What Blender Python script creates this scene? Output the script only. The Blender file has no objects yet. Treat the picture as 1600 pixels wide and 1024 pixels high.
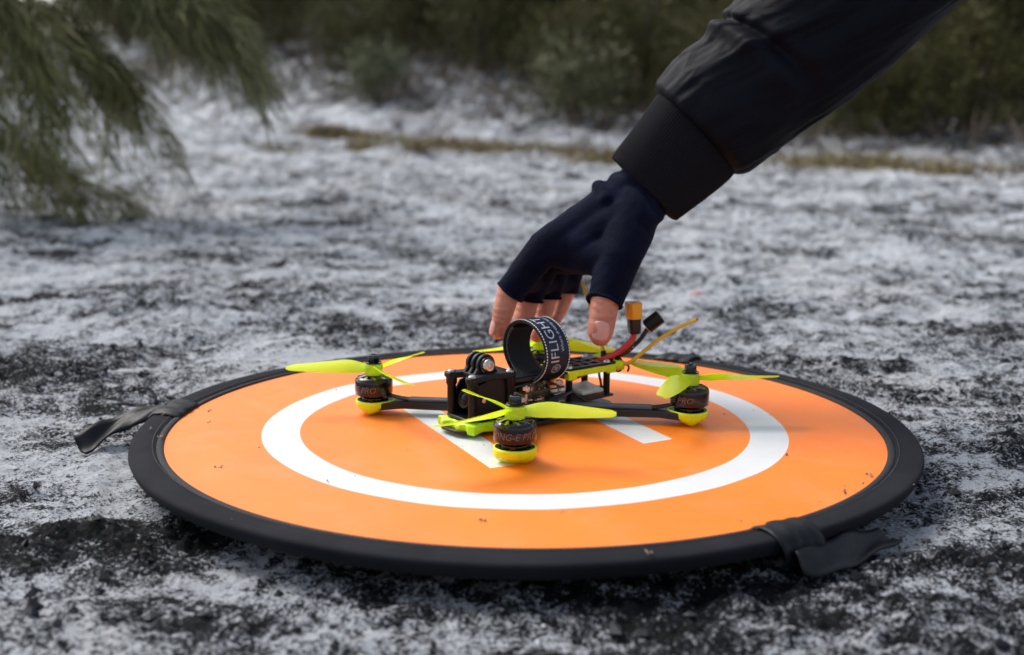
import bpy, bmesh, math, random
import numpy as np
from mathutils import Vector, Matrix
R = math.radians
PI = math.pi
random.seed(7)
rng = np.random.default_rng(11)
scene = bpy.context.scene
col = scene.collection

# ------------------------------------------------------------------ camera
cam_d = bpy.data.cameras.new('camera')
cam_d.sensor_width = 36.0
cam_d.lens = 1900.0 / 1600.0 * 36.0
cam_d.clip_start = 0.01
cam_d.clip_end = 300.0
cam_d.dof.use_dof = True
cam_d.dof.focus_distance = 0.82
cam_d.dof.aperture_fstop = 6.3
cam = bpy.data.objects.new('camera', cam_d)
col.objects.link(cam)
CAM = Vector((-0.00945, -0.8477, 0.2289))
cam.matrix_world = Matrix.Translation(CAM) @ Matrix.Rotation(PI / 2 - 0.1843, 4, 'X') @ Matrix.Rotation(0.0049, 4, 'Z')
scene.camera = cam

# ------------------------------------------------------------------ sky and sun
SUN_EL, SUN_AZ = R(48), R(-50)      # azimuth measured from +Y towards +X
world = bpy.data.worlds.new('World')
scene.world = world
world.use_nodes = True
wn = world.node_tree.nodes
wl_ = world.node_tree.links
wn.clear()
sky = wn.new('ShaderNodeTexSky')
sky.sky_type = 'NISHITA'
sky.sun_disc = False
sky.sun_elevation = SUN_EL
sky.sun_rotation = SUN_AZ
sky.air_density = 1.0
sky.dust_density = 3.0
sky.ozone_density = 1.0
hs = wn.new('ShaderNodeHueSaturation')
hs.inputs['Saturation'].default_value = 0.55
bg = wn.new('ShaderNodeBackground')
bg.inputs['Strength'].default_value = 0.118
wo = wn.new('ShaderNodeOutputWorld')
wl_.new(sky.outputs[0], hs.inputs['Color'])
wl_.new(hs.outputs[0], bg.inputs[0])
wl_.new(bg.outputs[0], wo.inputs[0])
sun_d = bpy.data.lights.new('sun', 'SUN')
sun_d.energy = 1.35
sun_d.angle = R(28)
sun_d.color = (1.0, 0.96, 0.9)
sun = bpy.data.objects.new('sun', sun_d)
col.objects.link(sun)
sdir = Vector((math.sin(SUN_AZ) * math.cos(SUN_EL), math.cos(SUN_AZ) * math.cos(SUN_EL), math.sin(SUN_EL)))
sun.rotation_euler = sdir.to_track_quat('Z', 'Y').to_euler()
sun.location = sdir * 20
scene.view_settings.view_transform = 'Standard'
scene.view_settings.look = 'None'
scene.view_settings.gamma = 1.0
scene.view_settings.use_curve_mapping = False
scene.view_settings.exposure = 0.95
scene.render.engine = 'CYCLES'

# ------------------------------------------------------------------ materials
def nodes(name):
    m = bpy.data.materials.new(name)
    m.use_nodes = True
    nt = m.node_tree
    b = nt.nodes['Principled BSDF']
    return m, nt, b

def setp(b, **k):
    names = dict(color='Base Color', rough='Roughness', metal='Metallic', spec='Specular IOR Level',
                 sheen='Sheen Weight', sheenr='Sheen Roughness', coat='Coat Weight', sss='Subsurface Weight',
                 trans='Transmission Weight', coatr='Coat Roughness')
    for a, v in k.items():
        if a == 'color' and len(v) == 3:
            v = (*v, 1)
        b.inputs[names[a]].default_value = v

def ramp(nt, fac, stops):
    r = nt.nodes.new('ShaderNodeValToRGB')
    el = r.color_ramp.elements
    while len(el) < len(stops):
        el.new(0.5)
    for e, (p, c) in zip(el, stops):
        e.position = p
        e.color = (*c, 1) if not isinstance(c, (int, float)) else (c, c, c, 1)
    nt.links.new(fac, r.inputs[0])
    return r.outputs[0]

def noise(nt, vec, scale, detail=4, rough=0.55, dist=0.0):
    n = nt.nodes.new('ShaderNodeTexNoise')
    n.inputs['Scale'].default_value = scale
    n.inputs['Detail'].default_value = detail
    n.inputs['Roughness'].default_value = rough
    n.inputs['Distortion'].default_value = dist
    if vec is not None:
        nt.links.new(vec, n.inputs['Vector'])
    return n.outputs['Fac']

def math_(nt, op, a, b=None, c=None, clamp=False):
    m = nt.nodes.new('ShaderNodeMath')
    m.operation = op
    m.use_clamp = clamp
    for i, v in enumerate((a, b, c)):
        if v is None:
            continue
        if isinstance(v, (int, float)):
            m.inputs[i].default_value = v
        else:
            nt.links.new(v, m.inputs[i])
    return m.outputs[0]

def mixc(nt, fac, a, b, mode='MIX'):
    m = nt.nodes.new('ShaderNodeMix')
    m.data_type = 'RGBA'
    m.blend_type = mode
    for sock, v in ((m.inputs[0], fac), (m.inputs[6], a), (m.inputs[7], b)):
        if isinstance(v, (int, float)):
            sock.default_value = v
        elif isinstance(v, tuple):
            sock.default_value = (*v, 1) if len(v) == 3 else v
        else:
            nt.links.new(v, sock)
    return m.outputs[2]

def coord(nt, which='Object'):
    return nt.nodes.new('ShaderNodeTexCoord').outputs[which]

def bump(nt, b, h, strength, dist):
    n = nt.nodes.new('ShaderNodeBump')
    n.inputs['Strength'].default_value = strength
    n.inputs['Distance'].default_value = dist
    nt.links.new(h, n.inputs['Height'])
    nt.links.new(n.outputs[0], b.inputs['Normal'])

M = {}
def simple(name, color, rough=0.5, var=0.15, scale=600.0, bumpd=0.0, **k):
    """plain stuff with a little uneven tone and grain"""
    m, nt, b = nodes(name)
    setp(b, rough=rough, **k)
    v = coord(nt)
    f = noise(nt, v, scale * 0.2, 4)
    lo = tuple(c * (1 - var) for c in color)
    hi = tuple(min(1, c * (1 + var)) for c in color)
    nt.links.new(ramp(nt, f, [(0.3, lo), (0.7, hi)]), b.inputs['Base Color'])
    r = noise(nt, v, scale * 0.35, 3)
    nt.links.new(math_(nt, 'MULTIPLY_ADD', r, 0.25, rough - 0.125), b.inputs['Roughness'])
    if bumpd:
        bump(nt, b, noise(nt, v, scale, 3), 0.5, bumpd)
    M[name] = m
    return m, nt, b

simple('carbon', (0.011, 0.0115, 0.014), 0.36, 0.3, 900, coat=0.15, spec=0.3)
simple('black_plastic', (0.006, 0.006, 0.007), 0.42, 0.3, 900, 0.00006, spec=0.25)
simple('black_print', (0.010, 0.0105, 0.014), 0.5, 0.2, 900, 0.0001, spec=0.25)
simple('black_metal', (0.012, 0.0115, 0.013), 0.2, 0.2, 500, metal=0.5, coat=0.5)
simple('bell_metal', (0.024, 0.018, 0.020), 0.24, 0.2, 500, metal=0.75, coat=0.4)
simple('steel', (0.55, 0.53, 0.52), 0.28, 0.15, 500, metal=1.0)
simple('grey_sleeve', (0.055, 0.052, 0.062), 0.38, 0.15, 500)
simple('neon_print', (0.72, 0.80, 0.0), 0.42, 0.08, 1500, 0.0002, sss=0.0)
simple('lime_print', (0.50, 0.82, 0.0), 0.42, 0.08, 1500, 0.0002)
simple('yellow_tube', (0.72, 0.42, 0.02), 0.35, 0.1, 500)
simple('amber_plastic', (0.85, 0.36, 0.01), 0.35, 0.06, 500)
simple('red_wire', (0.60, 0.012, 0.02), 0.28, 0.1, 500, coat=0.4)
simple('black_wire', (0.012, 0.012, 0.013), 0.35, 0.2, 500)
simple('pcb', (0.05, 0.03, 0.016), 0.35, 0.6, 1500)
simple('copper', (0.6, 0.28, 0.16), 0.3, 0.3, 900, metal=0.9)
simple('chip', (0.02, 0.02, 0.022), 0.4, 0.2)
simple('pale_box', (0.62, 0.62, 0.56), 0.3, 0.15, 400)
simple('red_foam', (0.42, 0.05, 0.015), 0.6, 0.15)
simple('lens_glass', (0.003, 0.004, 0.008), 0.25, 0.1, spec=0.2)
simple('white_thread', (0.75, 0.75, 0.72), 0.7, 0.05)
simple('copper_ink', (0.17, 0.11, 0.10), 0.4, 0.1, metal=0.5)
simple('white_ink', (0.42, 0.45, 0.50), 0.55, 0.05)
simple('tether_fabric', (0.006, 0.007, 0.009), 0.5, 0.25, 1200, 0.0002, spec=0.2)
simple('nail', (0.60, 0.30, 0.25), 0.34, 0.05, 300, coat=0.08)
simple('bark', (0.10, 0.075, 0.055), 0.85, 0.4, 200, 0.002)
simple('straw', (0.30, 0.22, 0.09), 0.7, 0.35, 60)

# printed strap: navy where the lettering runs, black at the ends
m, nt, b = simple('strap_fabric', (0.007, 0.008, 0.012), 0.5, 0.2, 2500, 0.00012, spec=0.2)
m, nt, b = simple('strap_navy', (0.006, 0.013, 0.030), 0.38, 0.2, 2500, 0.0001, spec=0.3)
m, nt, b = simple('strap_lining', (0.009, 0.009, 0.010), 0.85, 0.2, 2500, 0.0003)

# propeller: clear neon plastic
m, nt, b = nodes('neon_blade')
setp(b, color=(0.76, 0.95, 0.04), rough=0.18, spec=0.8, coat=0.8, coatr=0.06)
tr = nt.nodes.new('ShaderNodeBsdfTranslucent')
tr.inputs[0].default_value = (0.82, 1.0, 0.05, 1)
mx = nt.nodes.new('ShaderNodeMixShader')
mx.inputs[0].default_value = 0.66
o = nt.nodes['Material Output']
nt.links.new(b.outputs[0], mx.inputs[1])
nt.links.new(tr.outputs[0], mx.inputs[2])
nt.links.new(mx.outputs[0], o.inputs[0])
M['neon_blade'] = m

# skin
m, nt, b = nodes('skin')
v = coord(nt)
f = noise(nt, v, 90, 5, 0.6)
c1 = ramp(nt, f, [(0.3, (0.40, 0.125, 0.08)), (0.55, (0.54, 0.225, 0.145)), (0.75, (0.55, 0.16, 0.11))])
nt.links.new(c1, b.inputs['Base Color'])
setp(b, rough=0.46, sss=0.25)
b.inputs['Subsurface Radius'].default_value = (0.004, 0.0016, 0.0008)
b.inputs['Subsurface Scale'].default_value = 1.0
wv = nt.nodes.new('ShaderNodeTexWave')
wv.bands_direction = 'Z'
wv.inputs['Scale'].default_value = 55
wv.inputs['Distortion'].default_value = 7
wv.inputs['Detail'].default_value = 3
nt.links.new(v, wv.inputs['Vector'])
hh = math_(nt, 'MULTIPLY_ADD', noise(nt, v, 1500, 3), 0.6, math_(nt, 'MULTIPLY', wv.outputs['Fac'], 0.5))
bump(nt, b, hh, 1.0, 0.0006)
M['skin'] = m

# knitted glove
m, nt, b = nodes('glove_knit')
v = coord(nt)
f = noise(nt, v, 60, 4)
nt.links.new(ramp(nt, f, [(0.3, (0.0022, 0.003, 0.009)), (0.7, (0.004, 0.0055, 0.018))]), b.inputs['Base Color'])
setp(b, rough=0.92, sheen=0.06, sheenr=0.5, spec=0.08)
b.inputs['Sheen Tint'].default_value = (0.25, 0.32, 0.6, 1)
mp = nt.nodes.new('ShaderNodeMapping')
mp.inputs['Rotation'].default_value = (0, R(50), 0)
nt.links.new(v, mp.inputs[0])
wv = nt.nodes.new('ShaderNodeTexWave')
wv.bands_direction = 'Z'
wv.inputs['Scale'].default_value = 190
wv.inputs['Distortion'].default_value = 1.5
nt.links.new(mp.outputs[0], wv.inputs['Vector'])
hh = math_(nt, 'ADD', wv.outputs['Fac'], math_(nt, 'MULTIPLY', noise(nt, v, 1800, 3), 1.2))
bump(nt, b, hh, 0.45, 0.0004)
M['glove_knit'] = m

# jacket shell and rib
m, nt, b = nodes('jacket_shell')
v = coord(nt)
f = noise(nt, v, 30, 4)
nt.links.new(ramp(nt, f, [(0.3, (0.0028, 0.0031, 0.0056)), (0.7, (0.0048, 0.0053, 0.0100))]), b.inputs['Base Color'])
setp(b, rough=0.6, sheen=0.0, sheenr=0.4, spec=0.09)
b.inputs['Sheen Tint'].default_value = (0.6, 0.6, 0.75, 1)
hh = math_(nt, 'ADD', noise(nt, v, 2200, 2), math_(nt, 'MULTIPLY', noise(nt, v, 40, 2, 0.5, 0.6), 3.0))
bump(nt, b, hh, 0.5, 0.0005)
M['jacket_shell'] = m
simple('jacket_rib', (0.0085, 0.008, 0.0105), 0.85, 0.15, 2500, 0.0003, sheen=0.02, spec=0.08)
M['jacket_rib'].node_tree.nodes['Principled BSDF'].inputs['Sheen Tint'].default_value = (0.5, 0.5, 0.65, 1)

# landing pad border
m, nt, b = nodes('pad_border')
v = coord(nt)
f = noise(nt, v, 25, 5, 0.6)
g = noise(nt, v, 2400, 2)
c = ramp(nt, f, [(0.3, (0.009, 0.0095, 0.0125)), (0.7, (0.016, 0.0165, 0.021))])
dust = ramp(nt, noise(nt, v, 420, 5, 0.7), [(0.66, 0.0), (0.80, 0.3)])
c = mixc(nt, dust, c, (0.30, 0.30, 0.32))
nt.links.new(c, b.inputs['Base Color'])
setp(b, rough=0.85, sheen=0.02, spec=0.08)
bump(nt, b, math_(nt, 'ADD', g, math_(nt, 'MULTIPLY', noise(nt, v, 45, 3), 2.0)), 0.6, 0.0004)
M['pad_border'] = m

# landing pad face: ring and letter H are flat print
def pad_face():
    m, nt, b = nodes('pad_face')
    v = coord(nt)
    sp = nt.nodes.new('ShaderNodeSeparateXYZ')
    nt.links.new(v, sp.inputs[0])
    x, y = sp.outputs[0], sp.outputs[1]
    r = math_(nt, 'SQRT', math_(nt, 'ADD', math_(nt, 'MULTIPLY', x, x), math_(nt, 'MULTIPLY', y, y)))
    def band(val, centre, half, soft=0.00035):
        d = math_(nt, 'ABSOLUTE', math_(nt, 'SUBTRACT', val, centre))
        return math_(nt, 'DIVIDE', math_(nt, 'SUBTRACT', half, d), soft, clamp=True)
    ring = band(r, (0.1858 + 0.1592) / 2, (0.1858 - 0.1592) / 2)
    u = math_(nt, 'MULTIPLY_ADD', x, 0.909, math_(nt, 'MULTIPLY', y, 0.4165))
    w = math_(nt, 'MULTIPLY_ADD', x, -0.4165, math_(nt, 'MULTIPLY', y, 0.909))
    w = math_(nt, 'MULTIPLY_ADD', u, -0.083, w)
    uc = math_(nt, 'SUBTRACT', u, 0.0055)
    bars = math_(nt, 'MULTIPLY', band(math_(nt, 'ABSOLUTE', uc), 0.0590, 0.0122), band(w, 0.0, 0.0832))
    cross = math_(nt, 'MULTIPLY', band(uc, 0.0, 0.055), band(w, 0.006, 0.0122))
    ink = math_(nt, 'MAXIMUM', ring, math_(nt, 'MAXIMUM', bars, cross))
    cloudy = noise(nt, v, 9, 4, 0.6)
    org = ramp(nt, cloudy, [(0.3, (0.95, 0.195, 0.003)), (0.7, (0.97, 0.225, 0.006))])
    wht = ramp(nt, cloudy, [(0.3, (0.66, 0.665, 0.67)), (0.7, (0.70, 0.705, 0.71))])
    c = mixc(nt, ink, org, wht)
    c = mixc(nt, ramp(nt, noise(nt, v, 22, 6, 0.65, 0.5), [(0.5, 0.0), (0.75, 0.16)]), c, (0.62, 0.42, 0.30))
    # scuffs: thin smears running one way
    mp = nt.nodes.new('ShaderNodeMapping')
    mp.inputs['Rotation'].default_value = (0, 0, R(-12))
    mp.inputs['Scale'].default_value = (6, 70, 1)
    nt.links.new(v, mp.inputs[0])
    sc = noise(nt, mp.outputs[0], 1.0, 5, 0.7, 0.6)
    sc = ramp(nt, sc, [(0.62, 0.0), (0.78, 0.5)])
    msk = ramp(nt, noise(nt, v, 6, 2), [(0.5, 0.0), (0.62, 1.0)])
    sc = math_(nt, 'MULTIPLY', sc, msk)
    c = mixc(nt, sc, c, (0.45, 0.16, 0.05))
    sp2 = ramp(nt, noise(nt, v, 260, 3, 0.6), [(0.76, 0.0), (0.80, 0.6)])
    c = mixc(nt, sp2, c, (0.35, 0.17, 0.09))
    nt.links.new(c, b.inputs['Base Color'])
    setp(b, spec=0.55)
    rr = math_(nt, 'MULTIPLY_ADD', noise(nt, v, 40, 4), 0.14, 0.36)
    nt.links.new(rr, b.inputs['Roughness'])
    # woven nylon plus slow ripples
    wx = nt.nodes.new('ShaderNodeTexWave'); wx.bands_direction = 'X'; wx.inputs['Scale'].default_value = 500
    wy = nt.nodes.new('ShaderNodeTexWave'); wy.bands_direction = 'Y'; wy.inputs['Scale'].default_value = 500
    nt.links.new(v, wx.inputs['Vector']); nt.links.new(v, wy.inputs['Vector'])
    wvv = math_(nt, 'MULTIPLY', math_(nt, 'ADD', wx.outputs['Fac'], wy.outputs['Fac']), 0.06)
    h = math_(nt, 'ADD', wvv, noise(nt, v, 16, 3, 0.5))
    bump(nt, b, h, 0.6, 0.0014)
    M['pad_face'] = m
pad_face()

# ash ground
def ground_mat():
    m, nt, b = nodes('ash_ground')
    v = coord(nt)
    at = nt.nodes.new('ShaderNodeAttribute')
    at.attribute_name = 'char'  # burnt soil amount; on the far bank it also carries painted shade
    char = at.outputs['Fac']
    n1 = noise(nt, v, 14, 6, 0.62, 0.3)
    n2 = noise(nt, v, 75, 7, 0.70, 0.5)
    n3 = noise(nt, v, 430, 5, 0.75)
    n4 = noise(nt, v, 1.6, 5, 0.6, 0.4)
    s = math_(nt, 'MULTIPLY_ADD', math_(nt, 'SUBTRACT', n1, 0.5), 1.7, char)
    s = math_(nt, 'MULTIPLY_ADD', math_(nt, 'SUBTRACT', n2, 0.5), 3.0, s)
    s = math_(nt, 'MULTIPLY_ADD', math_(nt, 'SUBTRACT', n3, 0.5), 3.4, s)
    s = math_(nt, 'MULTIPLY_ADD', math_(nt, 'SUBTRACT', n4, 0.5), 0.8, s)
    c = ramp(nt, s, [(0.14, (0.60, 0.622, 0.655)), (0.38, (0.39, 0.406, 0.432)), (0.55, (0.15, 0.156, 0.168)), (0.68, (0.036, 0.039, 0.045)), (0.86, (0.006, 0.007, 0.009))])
    tone = noise(nt, v, 5, 4)
    c = mixc(nt, ramp(nt, tone, [(0.35, 0.0), (0.7, 0.3)]), c, mixc(nt, 1.0, c, (0.86, 0.93, 1.0), 'MULTIPLY'))
    c = mixc(nt, ramp(nt, noise(nt, v, 3.1, 4), [(0.5, 0.0), (0.72, 0.55)]), c, mixc(nt, 1.0, c, (1.0, 0.93, 0.84), 'MULTIPLY'))
    nt.links.new(c, b.inputs['Base Color'])
    rg = ramp(nt, n3, [(0.3, 0.55), (0.7, 0.95)])
    nt.links.new(rg, b.inputs['Roughness'])
    setp(b, spec=0.12)
    h = math_(nt, 'MULTIPLY_ADD', n2, 4.0, n3)
    h = math_(nt, 'ADD', h, math_(nt, 'MULTIPLY', noise(nt, v, 1600, 2), 0.5))
    bump(nt, b, h, 1.0, 0.0026)
    M['ash_ground'] = m
ground_mat()
simple('char_crumb', (0.012, 0.013, 0.017), 0.7, 0.5, 900)
simple('ash_crumb', (0.40, 0.41, 0.43), 0.8, 0.3, 900)

def leaf_mat(name, c0, c1, c2, rough=0.6):
    m, nt, b = nodes(name)
    geo = nt.nodes.new('ShaderNodeNewGeometry')
    rnd = geo.outputs['Random Per Island']
    v = coord(nt)
    oi = nt.nodes.new('ShaderNodeObjectInfo')
    f = math_(nt, 'ADD', math_(nt, 'MULTIPLY', rnd, 0.5), math_(nt, 'MULTIPLY', noise(nt, v, 3.0, 3), 0.5))
    c = ramp(nt, f, [(0.2, c0), (0.5, c1), (0.8, c2)])
    c = mixc(nt, math_(nt, 'MULTIPLY', oi.outputs['Random'], 0.5), c, mixc(nt, 1.0, c, (0.95, 0.8, 0.55), 'MULTIPLY'))
    nt.links.new(c, b.inputs['Base Color'])
    setp(b, rough=rough, spec=0.25)
    M[name] = m
leaf_mat('shrub_leaf', (0.040, 0.042, 0.015), (0.085, 0.084, 0.028), (0.15, 0.14, 0.05))
leaf_mat('pale_leaf', (0.06, 0.07, 0.035), (0.11, 0.12, 0.06), (0.18, 0.19, 0.10))
leaf_mat('needle', (0.045, 0.058, 0.022), (0.12, 0.13, 0.05), (0.25, 0.235, 0.10))
leaf_mat('dry_grass', (0.10, 0.055, 0.04), (0.20, 0.165, 0.075), (0.36, 0.31, 0.17), 0.8)

# ------------------------------------------------------------------ mesh helpers
class MB:
    def __init__(s):
        s.v = []; s.f = []
    def add(s, vs, fs):
        k = len(s.v)
        s.v += [tuple(p) for p in vs]
        s.f += [tuple(i + k for i in f) for f in fs]
        return s
    def box(s, c, d, rz=0.0, mat=None):
        vs = []
        for sx in (-1, 1):
            for sy in (-1, 1):
                for sz in (-1, 1):
                    x, y, z = sx * d[0] / 2, sy * d[1] / 2, sz * d[2] / 2
                    p = Vector((x * math.cos(rz) - y * math.sin(rz), x * math.sin(rz) + y * math.cos(rz), z))
                    if mat: p = mat @ p
                    vs.append(p + Vector(c))
        return s.add(vs, [(0, 1, 3, 2), (4, 6, 7, 5), (0, 4, 5, 1), (2, 3, 7, 6), (0, 2, 6, 4), (1, 5, 7, 3)])
    def cyl(s, a, b, r0, r1=None, n=20, caps=True):
        r1 = r0 if r1 is None else r1
        a, b = Vector(a), Vector(b)
        q = (b - a).to_track_quat('Z', 'Y')
        vs = []
        for p, r in ((a, r0), (b, r1)):
            for i in range(n):
                t = 2 * PI * i / n
                vs.append(p + q @ Vector((r * math.cos(t), r * math.sin(t), 0)))
        fs = [(i, (i + 1) % n, n + (i + 1) % n, n + i) for i in range(n)]
        if caps:
            fs += [tuple(reversed(range(n))), tuple(range(n, 2 * n))]
        return s.add(vs, fs)
    def lathe(s, prof, c=(0, 0, 0), n=40, closed=False):
        """prof: (r, z) list"""
        k = len(prof)
        vs = [(c[0] + r * math.cos(2 * PI * i / n), c[1] + r * math.sin(2 * PI * i / n), c[2] + z) for i in range(n) for r, z in prof]
        fs = []
        m = k if closed else k - 1
        for i in range(n):
            j = (i + 1) % n
            for a in range(m):
                b2 = (a + 1) % k
                fs.append((i * k + a, j * k + a, j * k + b2, i * k + b2))
        return s.add(vs, fs)
    def tube(s, pts, r, n=10, caps=True, smooth=0):
        pts = [Vector(p) for p in pts]
        if smooth:
            pts = spline(pts, smooth)
        rs = r if isinstance(r, (list, tuple)) else [r] * len(pts)
        if len(rs) != len(pts):
            rs = list(np.interp(np.linspace(0, 1, len(pts)), np.linspace(0, 1, len(rs)), rs))
        t0 = (pts[1] - pts[0]).normalized()
        up = Vector((0, 0, 1)) if abs(t0.z) < 0.9 else Vector((1, 0, 0))
        nrm = t0.cross(up).normalized()
        vs = []
        for i, p in enumerate(pts):
            t = (pts[min(i + 1, len(pts) - 1)] - pts[max(i - 1, 0)]).normalized()
            nrm = (nrm - t * nrm.dot(t)).normalized()
            bn = t.cross(nrm)
            for k in range(n):
                a = 2 * PI * k / n
                vs.append(p + (nrm * math.cos(a) + bn * math.sin(a)) * rs[i])
        fs = [(i * n + k, i * n + (k + 1) % n, (i + 1) * n + (k + 1) % n, (i + 1) * n + k) for i in range(len(pts) - 1) for k in range(n)]
        if caps:
            fs += [tuple(reversed(range(n))), tuple(range((len(pts) - 1) * n, len(pts) * n))]
        return s.add(vs, fs)
    def prism(s, poly, z0, z1):
        n = len(poly)
        vs = [(x, y, z0) for x, y in poly] + [(x, y, z1) for x, y in poly]
        fs = [tuple(reversed(range(n))), tuple(range(n, 2 * n))] + [(i, (i + 1) % n, n + (i + 1) % n, n + i) for i in range(n)]
        return s.add(vs, fs)
    def loft(s, rings, cap0=True, cap1=True):
        n = len(rings[0])
        vs = [p for r in rings for p in r]
        fs = [(a * n + k, a * n + (k + 1) % n, (a + 1) * n + (k + 1) % n, (a + 1) * n + k) for a in range(len(rings) - 1) for k in range(n)]
        if cap0: fs.append(tuple(reversed(range(n))))
        if cap1: fs.append(tuple(range((len(rings) - 1) * n, len(rings) * n)))
        return s.add(vs, fs)
    def mesh(s, name, mat, smooth=True, angle=35, scale=1.0, xf=None):
        me = bpy.data.meshes.new(name)
        vs = [Vector(p) * scale for p in s.v]
        if xf: vs = [xf @ p for p in vs]
        me.from_pydata([tuple(p) for p in vs], [], s.f)
        me.validate()
        bm = bmesh.new(); bm.from_mesh(me)
        bmesh.ops.recalc_face_normals(bm, faces=bm.faces)
        bm.to_mesh(me); bm.free()
        if smooth:
            me.polygons.foreach_set('use_smooth', [True] * len(me.polygons))
            me.set_sharp_from_angle(angle=R(angle))
        me.materials.append(M[mat])
        return me

def spline(pts, m):
    out = []
    n = len(pts)
    for i in range(n - 1):
        p0, p1, p2, p3 = pts[max(i - 1, 0)], pts[i], pts[i + 1], pts[min(i + 2, n - 1)]
        for k in range(m):
            t = k / m
            out.append(0.5 * ((2 * p1) + (p2 - p0) * t + (2 * p0 - 5 * p1 + 4 * p2 - p3) * t * t + (3 * p1 - p0 - 3 * p2 + p3) * t ** 3))
    out.append(pts[-1])
    return out

def obj(name, me, parent=None, bevel=0.0, loc=None, kind=None, label=None):
    o = bpy.data.objects.new(name, me)
    col.objects.link(o)
    if parent: o.parent = parent
    if loc is not None: o.location = loc
    if bevel:
        bv = o.modifiers.new('bevel', 'BEVEL')
        bv.width = bevel; bv.segments = 2; bv.limit_method = 'ANGLE'; bv.angle_limit = R(40)
    if kind: o['kind'] = kind
    if label: o['label'] = label
    return o

def empty(name, loc=(0, 0, 0), rz=0.0):
    o = bpy.data.objects.new(name, None)
    o.empty_display_size = 0.02
    col.objects.link(o)
    o.location = loc
    o.rotation_euler = (0, 0, rz)
    return o

def tag(o, label, cat, group=None):
    o['label'] = label; o['category'] = cat
    if group: o['group'] = group
    return o

# ------------------------------------------------------------------ numpy noise
_perm = rng.permutation(4096)
_g = rng.uniform(0, 2 * PI, 4096)
def perlin(x, y):
    xi = np.floor(x).astype(np.int64); yi = np.floor(y).astype(np.int64)
    xf = x - xi; yf = y - yi
    def gr(ix, iy, dx, dy):
        h = _perm[(ix + _perm[iy & 4095]) & 4095]
        a = _g[h]
        return np.cos(a) * dx + np.sin(a) * dy
    u = xf * xf * xf * (xf * (xf * 6 - 15) + 10); v = yf * yf * yf * (yf * (yf * 6 - 15) + 10)
    a = gr(xi, yi, xf, yf); b = gr(xi + 1, yi, xf - 1, yf); c = gr(xi, yi + 1, xf, yf - 1); d = gr(xi + 1, yi + 1, xf - 1, yf - 1)
    return (a + u * (b - a)) + v * ((c + u * (d - c)) - (a + u * (b - a)))
def fbm(x, y, f, o, g=0.5):
    s = 0; a = 1.0; t = 0
    for i in range(o):
        s = s + a * perlin(x * f + 17.3 * i, y * f - 9.1 * i); t += a
        a *= g; f *= 2.03
    return s / t
def sstep(a, b, x):
    t = np.clip((x - a) / (b - a), 0, 1)
    return t * t * (3 - 2 * t)

# dark charred patches: x, y, rx, ry, strength
SPOTS = [(-0.255, -0.18, 0.07, 0.035, 0.75), (-0.20, -0.215, 0.05, 0.02, 0.5), (-0.60, 0.645, 0.14, 0.028, 0.8), (-0.45, 0.50, 0.035, 0.02, 0.8), (-0.42, 0.555, 0.07, 0.022, 0.95),
         (-0.35, 0.43, 0.07, 0.025, 0.6), (-0.40, 0.225, 0.06, 0.014, 0.6), (0.42, 1.25, 0.16, 0.03, 0.55), (0.57, 0.76, 0.12, 0.03, 0.5), (-0.49, 1.05, 0.07, 0.05, 0.7),
         (-0.26, 1.13, 0.12, 0.04, 0.4), (-0.085, 0.51, 0.045, 0.02, 0.65), (0.26, 0.44, 0.08, 0.03, 0.35), (0.32, 0.0, 0.05, 0.05, 0.5), (0.36, 0.115, 0.06, 0.012, 0.5),
         (0.04, -0.29, 0.12, 0.03, 0.45), (-0.04, -0.35, 0.12, 0.03, 0.4), (0.16, -0.31, 0.10, 0.03, 0.45), (-0.20, -0.14, 0.06, 0.02, 0.35), (-0.45, 1.62, 0.2, 0.07, 0.5),
         (0.24, 1.15, 0.05, 0.03, 0.5), (0.47, 0.44, 0.07, 0.03, 0.35), (-0.33, 0.13, 0.10, 0.025, 0.55), (-0.18, 0.39, 0.06, 0.015, 0.5), (-0.75, 1.55, 0.2, 0.06, 0.4),
         (-0.36, 0.30, 0.08, 0.02, 0.4), (0.33, 0.30, 0.1, 0.02, 0.4), (0.1, 0.75, 0.1, 0.03, 0.3), (0.15, 0.6, 0.12, 0.02, 0.4), (0.30, -0.20, 0.06, 0.04, 0.3), (-0.33, -0.05, 0.05, 0.03, 0.35)]

def terrain(x, y, fine=True):
    s = (y + 0.98 * x - 5.1) / 1.4
    left = sstep(1.0, -3.0, x)
    base = -0.024 - 0.010 * sstep(1.0, 4.0, y)
    base = base + 0.06 * np.clip(y - 4.8, 0, 1.6) * left
    base = base - 0.03 * sstep(0.0, 0.5, s) * sstep(1.2, 0.5, s)
    rr = 0.085 + 0.145 * sstep(1.2, -0.6, x)
    base = base + rr * np.clip(s - 0.45, 0, 4.5) + 0.06 * np.clip(s - 4.95, 0, 12) + 0.16 * left * sstep(0.2, 1.4, s)
    base = base + 0.008 * np.exp(-((s + 0.05) / 0.2) ** 2)
    h = base + 0.07 * fbm(x, y, 0.8, 3) * sstep(3.0, 6.0, y) + 0.03 * fbm(x + 5, y, 2.0, 3) * sstep(1.6, 4.0, y)
    if not fine:
        return h
    return h

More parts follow.
